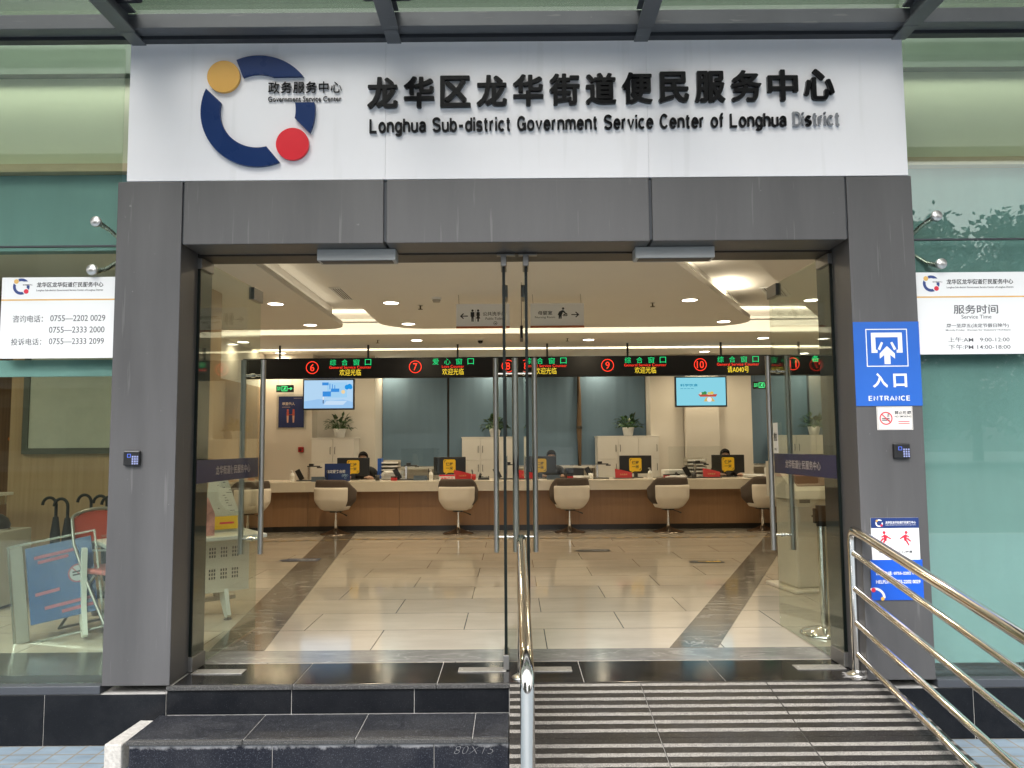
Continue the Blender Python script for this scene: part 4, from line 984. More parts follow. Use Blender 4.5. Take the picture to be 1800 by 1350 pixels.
place(ch, (-2.60, 7.12, 0), R(-12)); ch['label'] = 'cream and brown swivel chair under counter window six, left of the dark floor stripe'
for x, y, a, l in ((-.80, 7.08, -4, 'cream and brown swivel chair below counter window seven'), (.83, 7.13, 8, 'cream and brown swivel chair just right of the middle glass doors'), (2.27, 7.10, 12, 'cream and brown swivel chair below counter window nine'), (3.66, 7.13, 14, 'cream and brown swivel chair beside the right door handle'), (-3.78, 6.80, 38, 'cream and brown swivel chair at the left end of the counter'), (4.75, 7.1, 4, 'cream and brown swivel chair seen through the rightmost glass door')):
    dup(ch, (x, y, 0), R(a), l)

def monitor_proto():
    t = thing('monitor', 'x', 'monitor', (0, 0, 0), 'computer monitors on the counter')
    obj('screen_housing', MB().box(-.255, .255, -.012, .022, .065, .35, .008), black_plastic, t)
    obj('stand', MB().box(-.03, .03, -.03, -.0125, .012, .085, .004).box(-.11, .11, -.09, .08, .0, .012, .004), dark_plastic, t)
    fn = front(-.0125); s = obj('sticker', MB().prism([(-.10, .12), (-.085, .10), (-.06, .10), (-.075, .07), (-.02, .10), (.075, .10), (.095, .12), (.095, .29), (.078, .31), (-.085, .31), (-.10, .29)], fn, 0, .002), yellow, t)
    m = MB(); m.text('保持', -.058, .055, .21, .265, fn, .002, .003, .02); m.text('一米', -.058, .055, .145, .20, fn, .002, .003, .02)
    m.prism([(-.082, .295), (-.055, .295), (-.055, .288), (-.075, .288), (-.075, .262), (-.082, .262)], fn, .002, .003); m.prism([(.08, .118), (.08, .15), (.073, .15), (.073, .125), (.052, .125), (.052, .118)], fn, .002, .003)
    obj('sticker_lettering', m, ink, s)
    return t
mo = monitor_proto()
place(mo, (-2.53, 8.0, .752), R(4)); mo['label'] = 'black monitor half hidden behind the blue desk sign'
for x, y, a, l in ((-1.0, 8.0, -2, 'black monitor with yellow sticker at counter window seven'), (.44, 8.0, 5, 'black monitor between the middle door handles'), (1.95, 8.0, 0, 'black monitor with yellow sticker and a soap bottle beside it'), (3.42, 8.0, -4, 'black monitor with yellow sticker below the right television'), (4.9, 8.0, -4, 'black monitor behind the rightmost glass door')): dup(mo, (x, y, .752), R(a), l)

def doc_cam():
    t = thing('document_camera', 'x', 'document camera', (0, 0, 0), 'document cameras on the counter')
    obj('base_plate', MB().box(-.16, .16, -.10, .12, 0, .015, .004), black_plastic, t)
    obj('post', MB().box(-.022, .012, .04, .07, .0, .23, .004), satin, t)
    obj('arm', MB().box(-.03, .17, .03, .07, .215, .232, .004).box(.13, .20, .0, .06, .195, .215, .004), dark_plastic, t)
    obj('camera_head', MB().box(.0, .07, .02, .08, .233, .265, .006), black_plastic, t)
    obj('tilted_reader', MB().box(-.04, .04, -.008, .008, 0, .17, .003).xf(Matrix.Translation((-.10, .02, .02)) @ Matrix.Rotation(R(-28), 4, 'Y')), black_plastic, t)
    return t
dc = doc_cam(); place(dc, (-3.17, 7.72, .752), 0); dc['label'] = 'document camera at the left end of the counter, left of the blue desk sign'
for x, l in ((-1.66, 'document camera left of the monitor at window seven'), (-.10, 'document camera behind the middle glass doors'), (1.33, 'document camera left of the monitor with the soap bottle'), (2.86, 'document camera left of the monitor below the right television')): dup(dc, (x, 7.78, .752), R(random.uniform(-10, 10)), l)

def bottle():
    t = thing('soap_bottle', 'x', 'bottle', (0, 0, 0), 'pump bottles on the counter')
    obj('body', MB().lathe((0, 0, 0), [(.001, 0), (.03, 0), (.032, .005), (.032, .10), (.026, .118), (.012, .125)], 18), white_plastic, t)
    obj('pump', MB().tube([(0, 0, .122), (0, 0, .165), (-.028, 0, .163)], .006, 8).lathe((0, 0, .12), [(.014, 0), (.014, .018)], 12), white_plastic, t)
    obj('body_label', MB().lathe((0, 0, .03), [(.0326, 0), (.0326, .055)], 18), mat('label_paper', (.60, .58, .54), .5), t)
    return t
bo = bottle(); place(bo, (-3.39, 7.62, .752)); bo['label'] = 'white pump bottle at the left end of the counter'
for x, y, z, l in ((-1.25, 7.55, .752, 'white pump bottle left of the monitor at window seven'), (2.09, 7.5, .752, 'white pump bottle in front of the monitor at window nine'), (-4.52, 2.4, .905, 'white pump bottle on the shelf behind the left glass')): dup(bo, (x, y, z), 0, l)

red_plate = mat('red_leatherette', (.42, .015, .02), .4)
def nameplate(x, y, a, label):
    t = thing('red_folder_sign', label, 'name plate', (x, y, .752), 'red name plates on the counter')
    M = Matrix.Translation((x, y, .752)) @ Matrix.Rotation(R(a), 4, 'Z')
    obj('front_board', MB().prism([(-.13, 0), (.13, 0), (.135, .09), (.08, .105), (-.04, .135), (-.13, .15)], lambda u, v, w: (u, w-.03+v*.25, v), 0, .01).xf(M), red_plate, t)
    obj('foot', MB().box(-.15, .15, -.07, .09, 0, .012, .003).xf(M), dark_plastic, t)
    obj('lettering', MB().text('为民服务', -.06, .06, .05, .075, lambda u, v, w: (u, -.0305+v*.25-w, v), 0, .001).xf(M), mat('gold_letter', (.5, .33, .12), .4), t)
for x, y, a, l in ((-.78, 7.72, 12, 'red name plate in front of the monitor at window seven'), (.20, 7.72, -6, 'red name plate beside the middle door handles'), (1.72, 7.74, 0, 'red name plate left of the monitor with the soap bottle'), (3.08, 7.72, -4, 'red name plate left of the monitor below the right television')): nameplate(x, y, a, l)
def desk_sign():
    x, y = -2.68, 7.55
    t = thing('desk_sign', 'dark blue desk sign standing in front of the left clerk', 'sign', (x, y, .752))
    obj('board', MB().box(x-.195, x+.195, y-.004, y+.004, .754, 1.02, .001), navy, t)
    obj('foot', MB().box(x-.18, x+.18, y-.004, y+.07, .752, .7538), acryl_edge, t)
    fn = front(y-.0041); m = MB(); m.text('指定服务台前', x-.165, x+.12, .875, .925, fn, 0, .0005, .015)
    obj('lettering', m, print_white, t)
    m = MB()
    for k in range(7): m.ring(x+.03+random.uniform(0, .13), .80+random.uniform(0, .05), .012, .016, 0, 360, fn, 0, .0005, 12)
    obj('dots', m, mat('pale_blue', (.3, .45, .6), .5), t)
desk_sign()
t = thing('desk_card', 'small white card with red header leaning at window seven', 'card', (-1.0, 7.5, .752))
obj('card', MB().box(-1.12, -.88, 7.5, 7.506, .752, .84).xf(Matrix.Identity(4)), print_white, t); obj('header', MB().box(-1.118, -.882, 7.4982, 7.4998, .815, .838), print_red, t)
obj('lettering', MB().text('温馨提示', -1.10, -.90, .768, .80, front(7.4998), 0, .0006, .02), print_red, t)
# printers, paper trays, card readers and clutter on the work side
def printer(x, y, w, h, label, c):
    t = thing('printer', label, 'printer', (x, y, .752), 'printers behind the counter')
    obj('body', MB().box(x-w, x+w, y-.14, y+.14, .752, .752+h, .012), c, t)
    obj('paper_tray', MB().box(x-w*.8, x+w*.8, y-.2, y-.139, .775, .785, .002), dark_plastic, t)
    obj('output_slot', MB().box(x-w*.75, x+w*.75, y-.1425, y-.1402, .79, .81), black_plastic, t)
printer(.98, 8.0, .14, .16, 'black printer beside the clerk right of the middle doors', black_plastic)
printer(2.55, 8.05, .16, .12, 'pale printer right of the monitor at window nine', white_plastic)
printer(4.2, 8.05, .15, .14, 'pale printer near the right door handle', white_plastic)
def trays(x, y, n, label):
    t = thing('paper_tray', label, 'tray', (x, y, .752), 'stacked paper trays')
    m = MB(); p = MB()
    for k in range(n):
        z = .76+k*.058; m.box(x-.16, x+.16, y-.12, y+.12, z, z+.006); m.box(x-.16, x-.152, y-.12, y+.12, z+.006, z+.045); m.box(x+.152, x+.16, y-.12, y+.12, z+.006, z+.045)
        p.box(x-.14, x+.145, y-.11, y+.11, z+.0065, z+.028)
    m.box(x-.16, x+.16, y+.12, y+.126, .752, .76+n*.058)
    obj('frame', m, mat('tray_beige', (.42, .38, .32), .5), t); obj('papers', p, print_white, t)
trays(-2.02, 8.45, 5, 'tray stack with blue folder right of the left clerk'); trays(2.98, 8.35, 5, 'tray stack left of the right clerk')
tag(obj('folder', MB().box(-2.2, -2.14, 8.3, 8.5, .752, 1.08, .003), mat('folder_blue', (.02, .09, .4), .4)), 'upright blue folder beside the left clerk', 'folder')
def papers(x, y, label, n=9, seed=1):
    random.seed(seed); m = MB()
    z = .753
    for k in range(n):
        a = random.uniform(-25, 25); w, d = .15, .105; h = random.uniform(.004, .012)
        m.add(MB().box(-w, w, -d, d, 0, h).xf(Matrix.Translation((x+random.uniform(-.03, .03), y+random.uniform(-.02, .02), z)) @ Matrix.Rotation(R(a), 4, 'Z')).v, MB().box(0, 1, 0, 1, 0, 1).f); z += h+.0004
    tag(obj('paper_stack', m, print_white), label, 'papers', 'stacks of paper on the counter')
papers(-1.9, 7.95, 'untidy stack of papers left of the document camera at window seven', 16, 3); papers(-2.95, 7.85, 'low stack of papers behind the leftmost document camera', 6, 4); papers(1.05, 7.72, 'low stack of papers in front of the black printer', 5, 5); papers(2.5, 7.6, 'few papers between the two right chairs', 4, 6); papers(3.75, 7.7, 'papers right of the monitor below the right television', 6, 8)
def stamp(x, y, label):
    t = thing('ink_pad', label, 'ink pad', (x, y, .752), 'small red ink pads on the counter')
    obj('box', MB().box(x-.045, x+.045, y-.03, y+.03, .752, .80, .004), red_plate, t); obj('lid', MB().box(x-.047, x+.047, y-.032, y+.032, .8005, .818, .003), black_plastic, t)
stamp(-1.82, 7.6, 'red ink pad left of the document camera at window seven'); stamp(.88, 7.6, 'red ink pad in front of the clerk right of the middle doors'); stamp(2.36, 7.6, 'red ink pad right of the white pump bottle')
def scanner(x, y, label):
    t = thing('card_reader', label, 'card reader', (x, y, .752), 'card readers on the counter')
    obj('body', MB().prism([(-.11, 0), (.11, 0), (.11, .02), (-.11, .075)], lambda u, v, w: (x+w, y+u, .752+v), -.1, .1), mat('steel_blue', (.07, .10, .14), .4), t)
    obj('slot', MB().box(x-.07, x+.07, y+.111, y+.116, .765, .775), black_plastic, t)
    obj('side_post', MB().box(x+.112, x+.124, y-.01, y+.01, .752, .93, .002), black_plastic, t)
scanner(-1.42, 7.7, 'card reader right of the document camera at window seven'); scanner(-2.95, 7.55, 'card reader right of the leftmost document camera'); scanner(.62, 7.6, 'card reader under the clerk right of the middle doors')
for x0, x1, lab in ((-1.75, -1.15, 'clear acrylic screen left of the monitor at window seven'), (.2, .95, 'clear acrylic screen before the clerk right of the middle doors'), (2.45, 3.3, 'clear acrylic screen before the right clerk')):
    tag(obj('acrylic_screen', MB().box(x0, x1, 7.85, 7.856, .753, 1.24), acrylic), lab, 'screen', 'acrylic screens on the counter')

def pen_cup(x, y, c, label):
    t = thing('pen_holder', label, 'pen holder', (x, y, .752), 'pen holders on the counter')
    obj('cup', MB().lathe((x, y, .752), [(.001, .001), (.034, .001), (.036, .09), (.032, .09), (.03, .01), (.001, .008)], 18), c, t)
    m = MB()
    for k in range(4): a = random.uniform(0, 6.28); m.tube([(x+.01*math.cos(a), y+.01*math.sin(a), .765), (x+.035*math.cos(a), y+.035*math.sin(a), .89+.01*k)], .0035, 6)
    obj('pens', m, ink, t)
for x, y, c, l in ((-2.08, 7.62, dark_plastic, 'dark pen holder right of the left clerk'), (-.60, 7.6, red_plate, 'red pen holder right of the monitor at window seven'), (1.20, 7.62, white_plastic, 'white pen holder in front of the document camera at window nine'), (2.78, 7.6, dark_plastic, 'dark pen holder left of the rightmost red name plate'), (3.95, 7.6, red_plate, 'red pen holder near the right door handle')): pen_cup(x, y, c, l)
def cable(pts, label): tag(obj('cable', MB().tube(pts, .005, 6), black_plastic), label, 'cable', 'loose cables on the counter')
def wiggle(x0, x1, y, seed):
    random.seed(seed); return [(x0+(x1-x0)*i/14, y+.05*math.sin(i*1.1+seed)+random.uniform(-.02, .02), .7585+.012*abs(math.sin(i*.8+seed))) for i in range(15)]
cable(wiggle(-1.65, -1.05, 7.82, 1), 'black cable looping left of the monitor at window seven'); cable(wiggle(.6, 1.35, 7.80, 2), 'black cable looping before the black printer'); cable(wiggle(2.2, 2.95, 7.84, 3), 'black cable looping between the two right monitors'); cable(wiggle(3.7, 4.4, 7.80, 4), 'black cable near the right door handle')
def phone(x, y, label):
    t = thing('telephone', label, 'telephone', (x, y, .752), 'desk telephones on the counter')
    obj('base', MB().prism([(-.09, 0), (.09, 0), (.09, .05), (-.09, .025)], lambda u, v, w: (x+w, y+u, .752+v), -.085, .085), dark_plastic, t)
    obj('handset', MB().tube([(x-.055, y-.075, .80), (x-.06, y-.04, .815), (x-.06, y+.04, .825), (x-.055, y+.075, .825)], .016, 8, radii=[.022, .014, .014, .022]), black_plastic, t)
    m = MB()
    for i in range(3):
        for j in range(4): m.box(x+.0+i*.024, x+.016+i*.024, y-.06+j*.026, y-.045+j*.026, .79+.0036*j, .797+.0036*j)
    obj('keys', m, white_lam, t)
phone(-.45, 7.75, 'black telephone left of the middle door handles'); phone(2.62, 7.78, 'black telephone between the two right monitors')

# ------------------------------------------------------------------ clerks
skin = mat('skin', (.50, .30, .21), .5, 0, .05, 20)
hair = mat('black_hair', (.006, .005, .005), .75, 0, .2, 60, spec=.15)
jacket = mat('black_jacket', (.012, .012, .014), .7, 0, .15, 20)
shirt = mat('white_shirt', (.62, .62, .64), .7)
def skin_mesh(V, E, rad, sub=2):
    me = bpy.data.meshes.new('b'); me.from_pydata(V, E, []); o = bpy.data.objects.new('b', me); C.objects.link(o)
    md = o.modifiers.new('s', 'SKIN'); 
    for i, r in enumerate(rad):
        d = me.skin_vertices[0].data[i]; d.radius = (r if isinstance(r, tuple) else (r, r)); d.use_root = (i == 0)
    sb = o.modifiers.new('u', 'SUBSURF'); sb.levels = sub; sb.render_levels = sub
    dg = bpy.context.evaluated_depsgraph_get(); dg.update()
    m2 = bpy.data.meshes.new_from_object(o.evaluated_get(dg))
    mb = MB().add([v.co[:] for v in m2.vertices], [tuple(p.vertices) for p in m2.polygons], True)
    bpy.data.objects.remove(o); bpy.data.meshes.remove(me); bpy.data.meshes.remove(m2)
    return mb
def clerk(x, y, label, tilt, hairlong, mask):
    t = thing('person', label, 'person', (x, y, 0), 'clerks seated behind the counter')
    V = [(0, .02, .46), (0, .03, .62), (0, .02, .80), (0, .0, .90), (0, -.01, .965), (0, -.03-tilt, 1.02), (0, -.045-tilt, 1.09), (0, -.04-tilt, 1.135)]
    E = [(i, i+1) for i in range(7)]; rad = [(.155, .12), (.14, .105), (.15, .10), (.10, .075), .052, .058, .072, .052]
    for s in (-1, 1):
        k = len(V); V += [(s*.17, 0, .86), (s*.235, -.06, .66), (s*.17, -.30, .775), (s*.14, -.37, .785)]; rad += [.06, .046, .032, .026]
        E += [(3, k), (k, k+1), (k+1, k+2), (k+2, k+3)]
        for q in range(5):
            a = (q-2)*.02
            kk = len(V); V += [(s*.14+a*1.1, -.405-(.0 if q in (0, 4) else .012), .785), (s*.14+a*1.3, -.43-(0 if q in (0, 4) else .018), .772)]; rad += [.010, .008]; E += [(k+3, kk), (kk, kk+1)]
        k = len(V); V += [(s*.10, -.05, .47), (s*.12, -.42, .50), (s*.12, -.40, .08), (s*.12, -.50, .05)]; rad += [.085, .06, .045, .035]; E += [(0, k), (k, k+1), (k+1, k+2), (k+2, k+3)]
    T = Matrix.Identity(4) @ Matrix.Translation((x, y, 0))
    obj('body', skin_mesh(V, E, rad).xf(T), skin, t)
    # jacket over torso and arms
    V2 = V[:4]; E2 = [(0, 1), (1, 2), (2, 3)]; r2 = [(.172, .137), (.157, .122), (.168, .117), (.108, .084)]
    for s in (-1, 1):
        k = len(V2); V2 += [(s*.17, 0, .86), (s*.235, -.06, .66), (s*.175, -.27, .765)]; r2 += [.075, .06, .044]; E2 += [(3, k), (k, k+1), (k+1, k+2)]
    obj('jacket', skin_mesh(V2, E2, r2).xf(T), jacket, t)
    obj('collar', MB().lathe((x, y-.008, .915), [(.085, 0), (.07, .03), (.06, .05)], 16), shirt, t)
    # hair cap
    hy, hz = y-.043-tilt, 1.105
    vs = []; fs = []; n, k = 22, 10
    for j in range(k+1):
        for i in range(n):
            th = 2*math.pi*i/n; fr = -math.sin(th)          # fr>0 faces the street
            low = R(62) if fr > .35 else R(118 if hairlong else 100)
            ph = low*j/k
            r = .086+.006*math.sin(7*th)+random.uniform(-.001, .001)
            vs.append((x+r*.92*math.sin(ph)*math.cos(th), hy+r*1.06*math.sin(ph)*math.sin(th), hz+r*1.02*math.cos(ph)))
    for j in range(k):
        for i in range(n): fs.append((j*n+i, j*n+(i+1) % n, (j+1)*n+(i+1) % n, (j+1)*n+i))
    obj('hair', MB().add(vs, fs, True), hair, t)
    e = MB(); 
    for s in (-1, 1): e.lathe((x+s*.027, hy-.074, 1.085), [(.001, -.004), (.009, -.002), (.011, .004)], 12, axis='Y')
    obj('eyes', e, mat('eye_dark', (.02, .015, .012), .2), t)
    e = MB()
    for s in (-1, 1): e.box(x+s*.028-.015, x+s*.028+.015, hy-.078, hy-.072, 1.103, 1.108)
    obj('eyebrows', e, hair, t)
    obj('nose', MB().prism([(-.009, 1.045), (.009, 1.045), (.004, 1.08), (-.004, 1.08)], lambda u, v, w: (x+u, hy-.068-w*(1.085-v)/.04, v), 0, .018), skin, t)
    if mask:
        e = MB(); vs = []; fs = []
        for j in range(6):
            for i in range(11):
                th = R(-80+16*i); z = 1.0+.065*j/5
                r = .078+(.006 if 1 < j < 4 else 0); vs.append((x+r*math.sin(th)*.95, hy-r*math.cos(th)*1.02, z))
        for j in range(5):
            for i in range(10): fs.append((j*11+i, j*11+i+1, j*11+i+12, j*11+i+11))
        obj('face_mask', e.add(vs, fs, True), mat('mask_blue', (.35, .5, .6), .7), t)
    else:
        obj('mouth', MB().box(x-.02, x+.02, hy-.075, hy-.068, 1.022, 1.029, .002), mat('lips', (.35, .12, .10), .4), t)
    e = MB()
    for s in (-1, 1): e.lathe((x+s*.072, hy+.005, 1.075), [(.001, -.006), (.018, -.004), (.018, .004), (.001, .006)], 12, axis='X')
    obj('ears', e, skin, t)
clerk(-2.46, 8.50, 'clerk with a black fringe sitting behind the blue desk sign', .03, True, False)
clerk(.64, 8.50, 'clerk in a dark jacket sitting right of the middle glass doors', .0, False, True)
clerk(3.50, 8.50, 'clerk sitting behind the monitor below the right television', .02, False, False)
def stool(x, y, label):
    t = thing('office_stool', label, 'chair', (x, y, 0), 'clerks office chairs')
    obj('seat', MB().box(x-.22, x+.22, y-.2, y+.22, .38, .45, .03), black_plastic, t)
    obj('pole', MB().tube([(x, y, .06), (x, y, .38)], .025, 10), dark_metal, t)
    m = MB()
    for k in range(5): a = 2*math.pi*k/5; m.tube([(x, y, .07), (x+.27*math.cos(a), y+.27*math.sin(a), .03)], .018, 8)
    obj('star_base', m, black_plastic, t)
for x, l in ((-2.46, 'office chair of the left clerk'), (.64, 'office chair of the clerk near the middle doors'), (3.5, 'office chair of the right clerk')): stool(x, 8.51, l)

# ------------------------------------------------------------------ back of the lobby
def blind(x0, x1, label):
    t = thing('roller_blind', label, 'blind', ((x0+x1)/2, 10.2, .9), 'slate blue roller blinds at the back windows')
    vs = []; fs = []; n = 40
    for i in range(n+1):
        x = x0+(x1-x0)*i/n; y = 10.2+.004*math.sin(i*.35+x0*3)+.0015*math.sin(i*1.1)
        vs += [(x, y, .90), (x, y, 2.78)]
    for i in range(n): fs.append((2*i, 2*i+2, 2*i+3, 2*i+1))
    obj('fabric', MB().add(vs, fs, True), blind_blue, t)
    obj('bottom_bar', MB().box(x0, x1, 10.185, 10.215, .885, .899, .002), satin, t)
    obj('roller', MB().tube([(x0, 10.2, 2.81), (x1, 10.2, 2.81)], .03, 12), white_plastic, t)
blind(-2.44, -1.225, 'slate blue roller blind leftmost in the middle window'); blind(-1.185, .01, 'slate blue roller blind behind the middle cabinet'); blind(.06, 1.225, 'slate blue roller blind behind the middle clerk'); blind(1.285, 2.51, 'slate blue roller blind behind the window nine plant')
blind(4.38, 5.56, 'slate blue roller blind right of the right television'); blind(5.60, 6.95, 'slate blue roller blind at the far right end')
tag(obj('window_frame', MB().box(-2.45, 2.52, 10.30, 10.36, .88, .94).box(-2.45, 2.52, 10.30, 10.36, 2.75, 2.9).box(-1.25, -1.16, 10.25, 10.33, .88, 2.9).box(-.03, .10, 10.25, 10.33, .88, 2.9).box(1.20, 1.31, 10.25, 10.33, .88, 2.9), dark_metal), 'dark window frame behind the middle blinds', 'window frame')
tag(obj('window_frame', MB().box(4.37, 7, 10.30, 10.36, .88, .94).box(4.37, 7, 10.30, 10.36, 2.75, 2.9).box(5.53, 5.63, 10.25, 10.33, .88, 2.9), dark_metal), 'dark window frame behind the right-hand blinds', 'window frame')
t = thing('folded_curtain', 'narrow brown gathered curtain between two blinds', 'curtain', (1.255, 10.15, .9))
m = MB(); m.tube([(1.255, 10.16, 2.75), (1.265, 10.15, 2.2), (1.25, 10.15, 1.6), (1.262, 10.15, .9)], .02, 10, radii=[.012, .03, .05, .022]); obj('cloth', m, mat('brown_curtain', (.13, .085, .05), .8), t)
obj('tie_back', MB().lathe((1.252, 10.15, 1.6), [(.053, -.025), (.055, 0), (.053, .025)], 14), dark_metal, t)

def cabinet(x0, x1, n, y0, ztop, label):
    t = thing('filing_cabinet', label, 'cabinet', ((x0+x1)/2, y0, 0), 'white filing cabinets along the back wall')
    obj('carcass', MB().box(x0, x1, y0+.002, y0+.42, 0, ztop, .003), white_lam, t)
    obj('top', MB().box(x0-.01, x1+.01, y0-.02, y0+.43, ztop+.0005, ztop+.022, .003), white_lam, t)
    w = (x1-x0)/n
    for r_, (a, b) in enumerate(((.06, ztop-.40), (ztop-.395, ztop-.005))):
        for i in range(n):
            d = obj('door', MB().box(x0+i*w+.003, x0+(i+1)*w-.003, y0-.018, y0+.001, a, b, .003), white_lam, t)
            hx = x0+(i+1)*w-.04 if i % 2 == 0 else x0+i*w+.04
            zc = (a+b)/2 if r_ else b-.14
            obj('handle', MB().tube([(hx, y0-.018, zc-.06), (hx, y0-.04, zc-.05), (hx, y0-.04, zc+.05), (hx, y0-.018, zc+.06)], .005, 8), dark_metal, d)
cabinet(-3.46, -2.72, 2, 9.0, 1.41, 'white cabinet under the left television'); cabinet(-.915, .09, 3, 9.7, 1.41, 'white cabinet behind the middle glass doors'); cabinet(1.54, 2.65, 3, 9.7, 1.41, 'white cabinet behind the monitor at window nine'); cabinet(4.79, 6.2, 4, 9.7, 1.40, 'white cabinet seen through the rightmost glass door')
leafm = mat('dark_leaf', (.022, .062, .018), .38, 0, .35, 9); leafm2 = mat('mid_leaf', (.04, .10, .03), .4, 0, .3, 9)
def plant(x, y, z, label, seed, bushy):
    random.seed(seed); t = thing('potted_plant', label, 'plant', (x, y, z), 'potted plants on the cabinets')
    obj('pot', MB().lathe((x, y, z), [(.001, .001), (.075, .001), (.085, .02), (.11, .155), (.102, .155), (.09, .13), (.001, .13)], 20), white_plastic, t)
    m, m2, st = MB(), MB(), MB()
    for k in range(78 if bushy else 70):
        a = random.uniform(0, 2*math.pi); el = random.uniform(.1, 1.35); L_ = random.uniform(.14, .27)
        base = Vector((x+.04*math.cos(a), y+.04*math.sin(a), z+.14)); d = Vector((math.cos(a)*math.cos(el), math.sin(a)*math.cos(el), math.sin(el)))
        tip = base+d*L_*(.72 if bushy else .8); st.tube([base, base+d*L_*.4+Vector((0, 0, .01)), tip], .003, 5, cap=False)
        w = random.uniform(.028, .05) if bushy else random.uniform(.02, .034); s = d.cross(Vector((0, 0, 1))).normalized()*w
        l2 = random.uniform(.09, .15) if bushy else random.uniform(.10, .15); e = (d+Vector((0, 0, -random.uniform(.3, .9)))).normalized()
        p0, p1, p2 = tip, tip+d.lerp(e, .5)*l2*.5, tip+d.lerp(e, .9)*l2
        up = Vector((0, 0, .008)); mm = m if random.random() < .65 else m2
        mm.add([p0, p1-s+up, p1, p1+s+up, p2], [(0, 1, 2), (0, 2, 3), (1, 4, 2), (2, 4, 3)])
    obj('stems', st, leafm2, t); f = obj('foliage', m, leafm, t); obj('young_leaves', m2, leafm2, f)
plant(-3.02, 9.2, 1.433, 'potted plant with long leaves on the cabinet under the left television', 3, False); plant(-.32, 9.9, 1.433, 'potted plant half hidden behind the middle door handles', 5, True); plant(2.13, 9.9, 1.433, 'bushy potted plant on the cabinet at window nine', 9, True); plant(5.55, 9.9, 1.423, 'potted plant seen through the rightmost glass door', 11, True)

def tv(x0, x1, z0, z1, y, label, kind):
    t = thing('television', label, 'television', ((x0+x1)/2, y, z0), 'wall televisions behind the counter')
    obj('housing', MB().box(x0, x1, y, y+.06, z0, z1, .005), black_plastic, t)
    obj('bracket', MB().box((x0+x1)/2-.1, (x0+x1)/2+.1, y+.0605, y+.25, z0+.15, z1-.1), dark_metal, t)
    fn = front(y-.0005); b = .022; u0, u1, v0, v1 = x0+b, x1-b, z0+b*1.2, z1-b; U = u1-u0; V = v1-v0
    q = lambda a, c: (u0+a*U, v0+c*V)
    scr = obj('screen', MB().rect(u0, u1, v0, v1, fn, 0, .001), emis('screen_a' if kind else 'screen_b', (.28, .72, .86) if kind else (.50, .74, .98), .36), t)
    def P(nm, col, polys, lv=1):
        m = MB()
        for p in polys: m.prism([q(*c) for c in p], fn, .001*lv, .001*lv+.0006)
        obj(nm, m, emis(nm, col, .36), scr)
    box = lambda a, c, d, e: [(a, c), (d, c), (d, e), (a, e)]
    circ = lambda a, c, r, n=16: [(a+r*math.cos(2*math.pi*i/n), c+r*1.75*math.sin(2*math.pi*i/n)) for i in range(n)]
    if kind:
        P('food_bowl', (.60, .09, .06), [[(.44, .40), (.83, .40), (.80, .31), (.48, .31)]])
        P('greens', (.05, .30, .10), [circ(.53, .43, .03), circ(.58, .445, .035)], 2); P('yellow_food', (.75, .62, .10), [circ(.72, .44, .035), circ(.66, .425, .03)], 2); P('pale_food', (.8, .75, .6), [circ(.49, .425, .025), box(.62, .39, .74, .41)], 3)
        P('scale_body', (.75, .50, .15), [[(.55, .14), (.78, .14), (.72, .29), (.60, .29)]]); P('scale_dial', (.9, .92, .95), [circ(.665, .21, .05)], 2)
        m = MB(); m.text('科学饮食', *q(.08, 0)[:1], q(.44, 0)[0], q(0, .68)[1], q(0, .78)[1], fn, .001, .0016, .02); m.text('— — — —', q(.08, 0)[0], q(.35, 0)[0], q(0, .60)[1], q(0, .615)[1], fn, .001, .0016)
        obj('screen_lettering', m, emis('screen_ink', (.02, .30, .48), .36), scr)
    else:
        P('lower_wash', (.36, .62, .95), [[(0, 0), (1, 0), (1, .22), (.8, .31), (.55, .27), (.3, .33), (0, .25)]])
        P('pale_monitor', (.40, .70, .98), [box(.47, .38, .88, .92)], 2); P('keyboard', (.62, .80, 1.0), [[(.40, .12), (.80, .12), (.88, .26), (.46, .26)]], 2)
        P('blue_shapes', (.05, .30, .80), [box(.38, .42, .55, .60), box(.55, .58, .72, .70), box(.37, .82, .50, .92), box(.52, .68, .535, .88), box(.57, .70, .585, .85), box(.62, .70, .635, .82)], 3)
        P('cloud', (.02, .33, .85), [circ(.88, .75, .05), circ(.93, .78, .05), circ(.95, .74, .04)], 3); P('sun_dot', (.95, .72, .40), [circ(.80, .58, .04)], 3)
        P('figure', (.03, .05, .12), [box(.385, .17, .402, .30)], 3); P('figure_top', (.9, .9, .95), [box(.383, .30, .404, .41)], 3)
tv(-3.58, -2.70, 1.905, 2.435, 8.85, 'wall television with a pale blue cloud picture', 0); tv(2.79, 3.675, 1.905, 2.43, 8.85, 'wall television with a food scale picture', 1)
t = thing('poster', 'dark blue framed poster with two figures under the exit sign', 'poster', (-3.84, 9.09, 1.6))
obj('acrylic_panel', MB().box(-4.10, -3.58, 9.085, 9.092, 1.58, 2.19), acrylic, t); obj('print', MB().box(-4.06, -3.62, 9.080, 9.0845, 1.615, 2.155), mat('poster_navy', (.016, .032, .13), .4), t)
fn = front(9.0798); m = MB(); m.text('尊重他人', -4.0, -3.78, 2.0, 2.055, fn, 0, .0006, .02); m.rect(-4.0, -3.86, 1.965, 1.972, fn, 0, .0006); m.rect(-3.80, -3.66, 2.12, 2.126, fn, 0, .0006); obj('lettering', m, mat('poster_tan', (.5, .42, .36), .5), t)
m = MB()
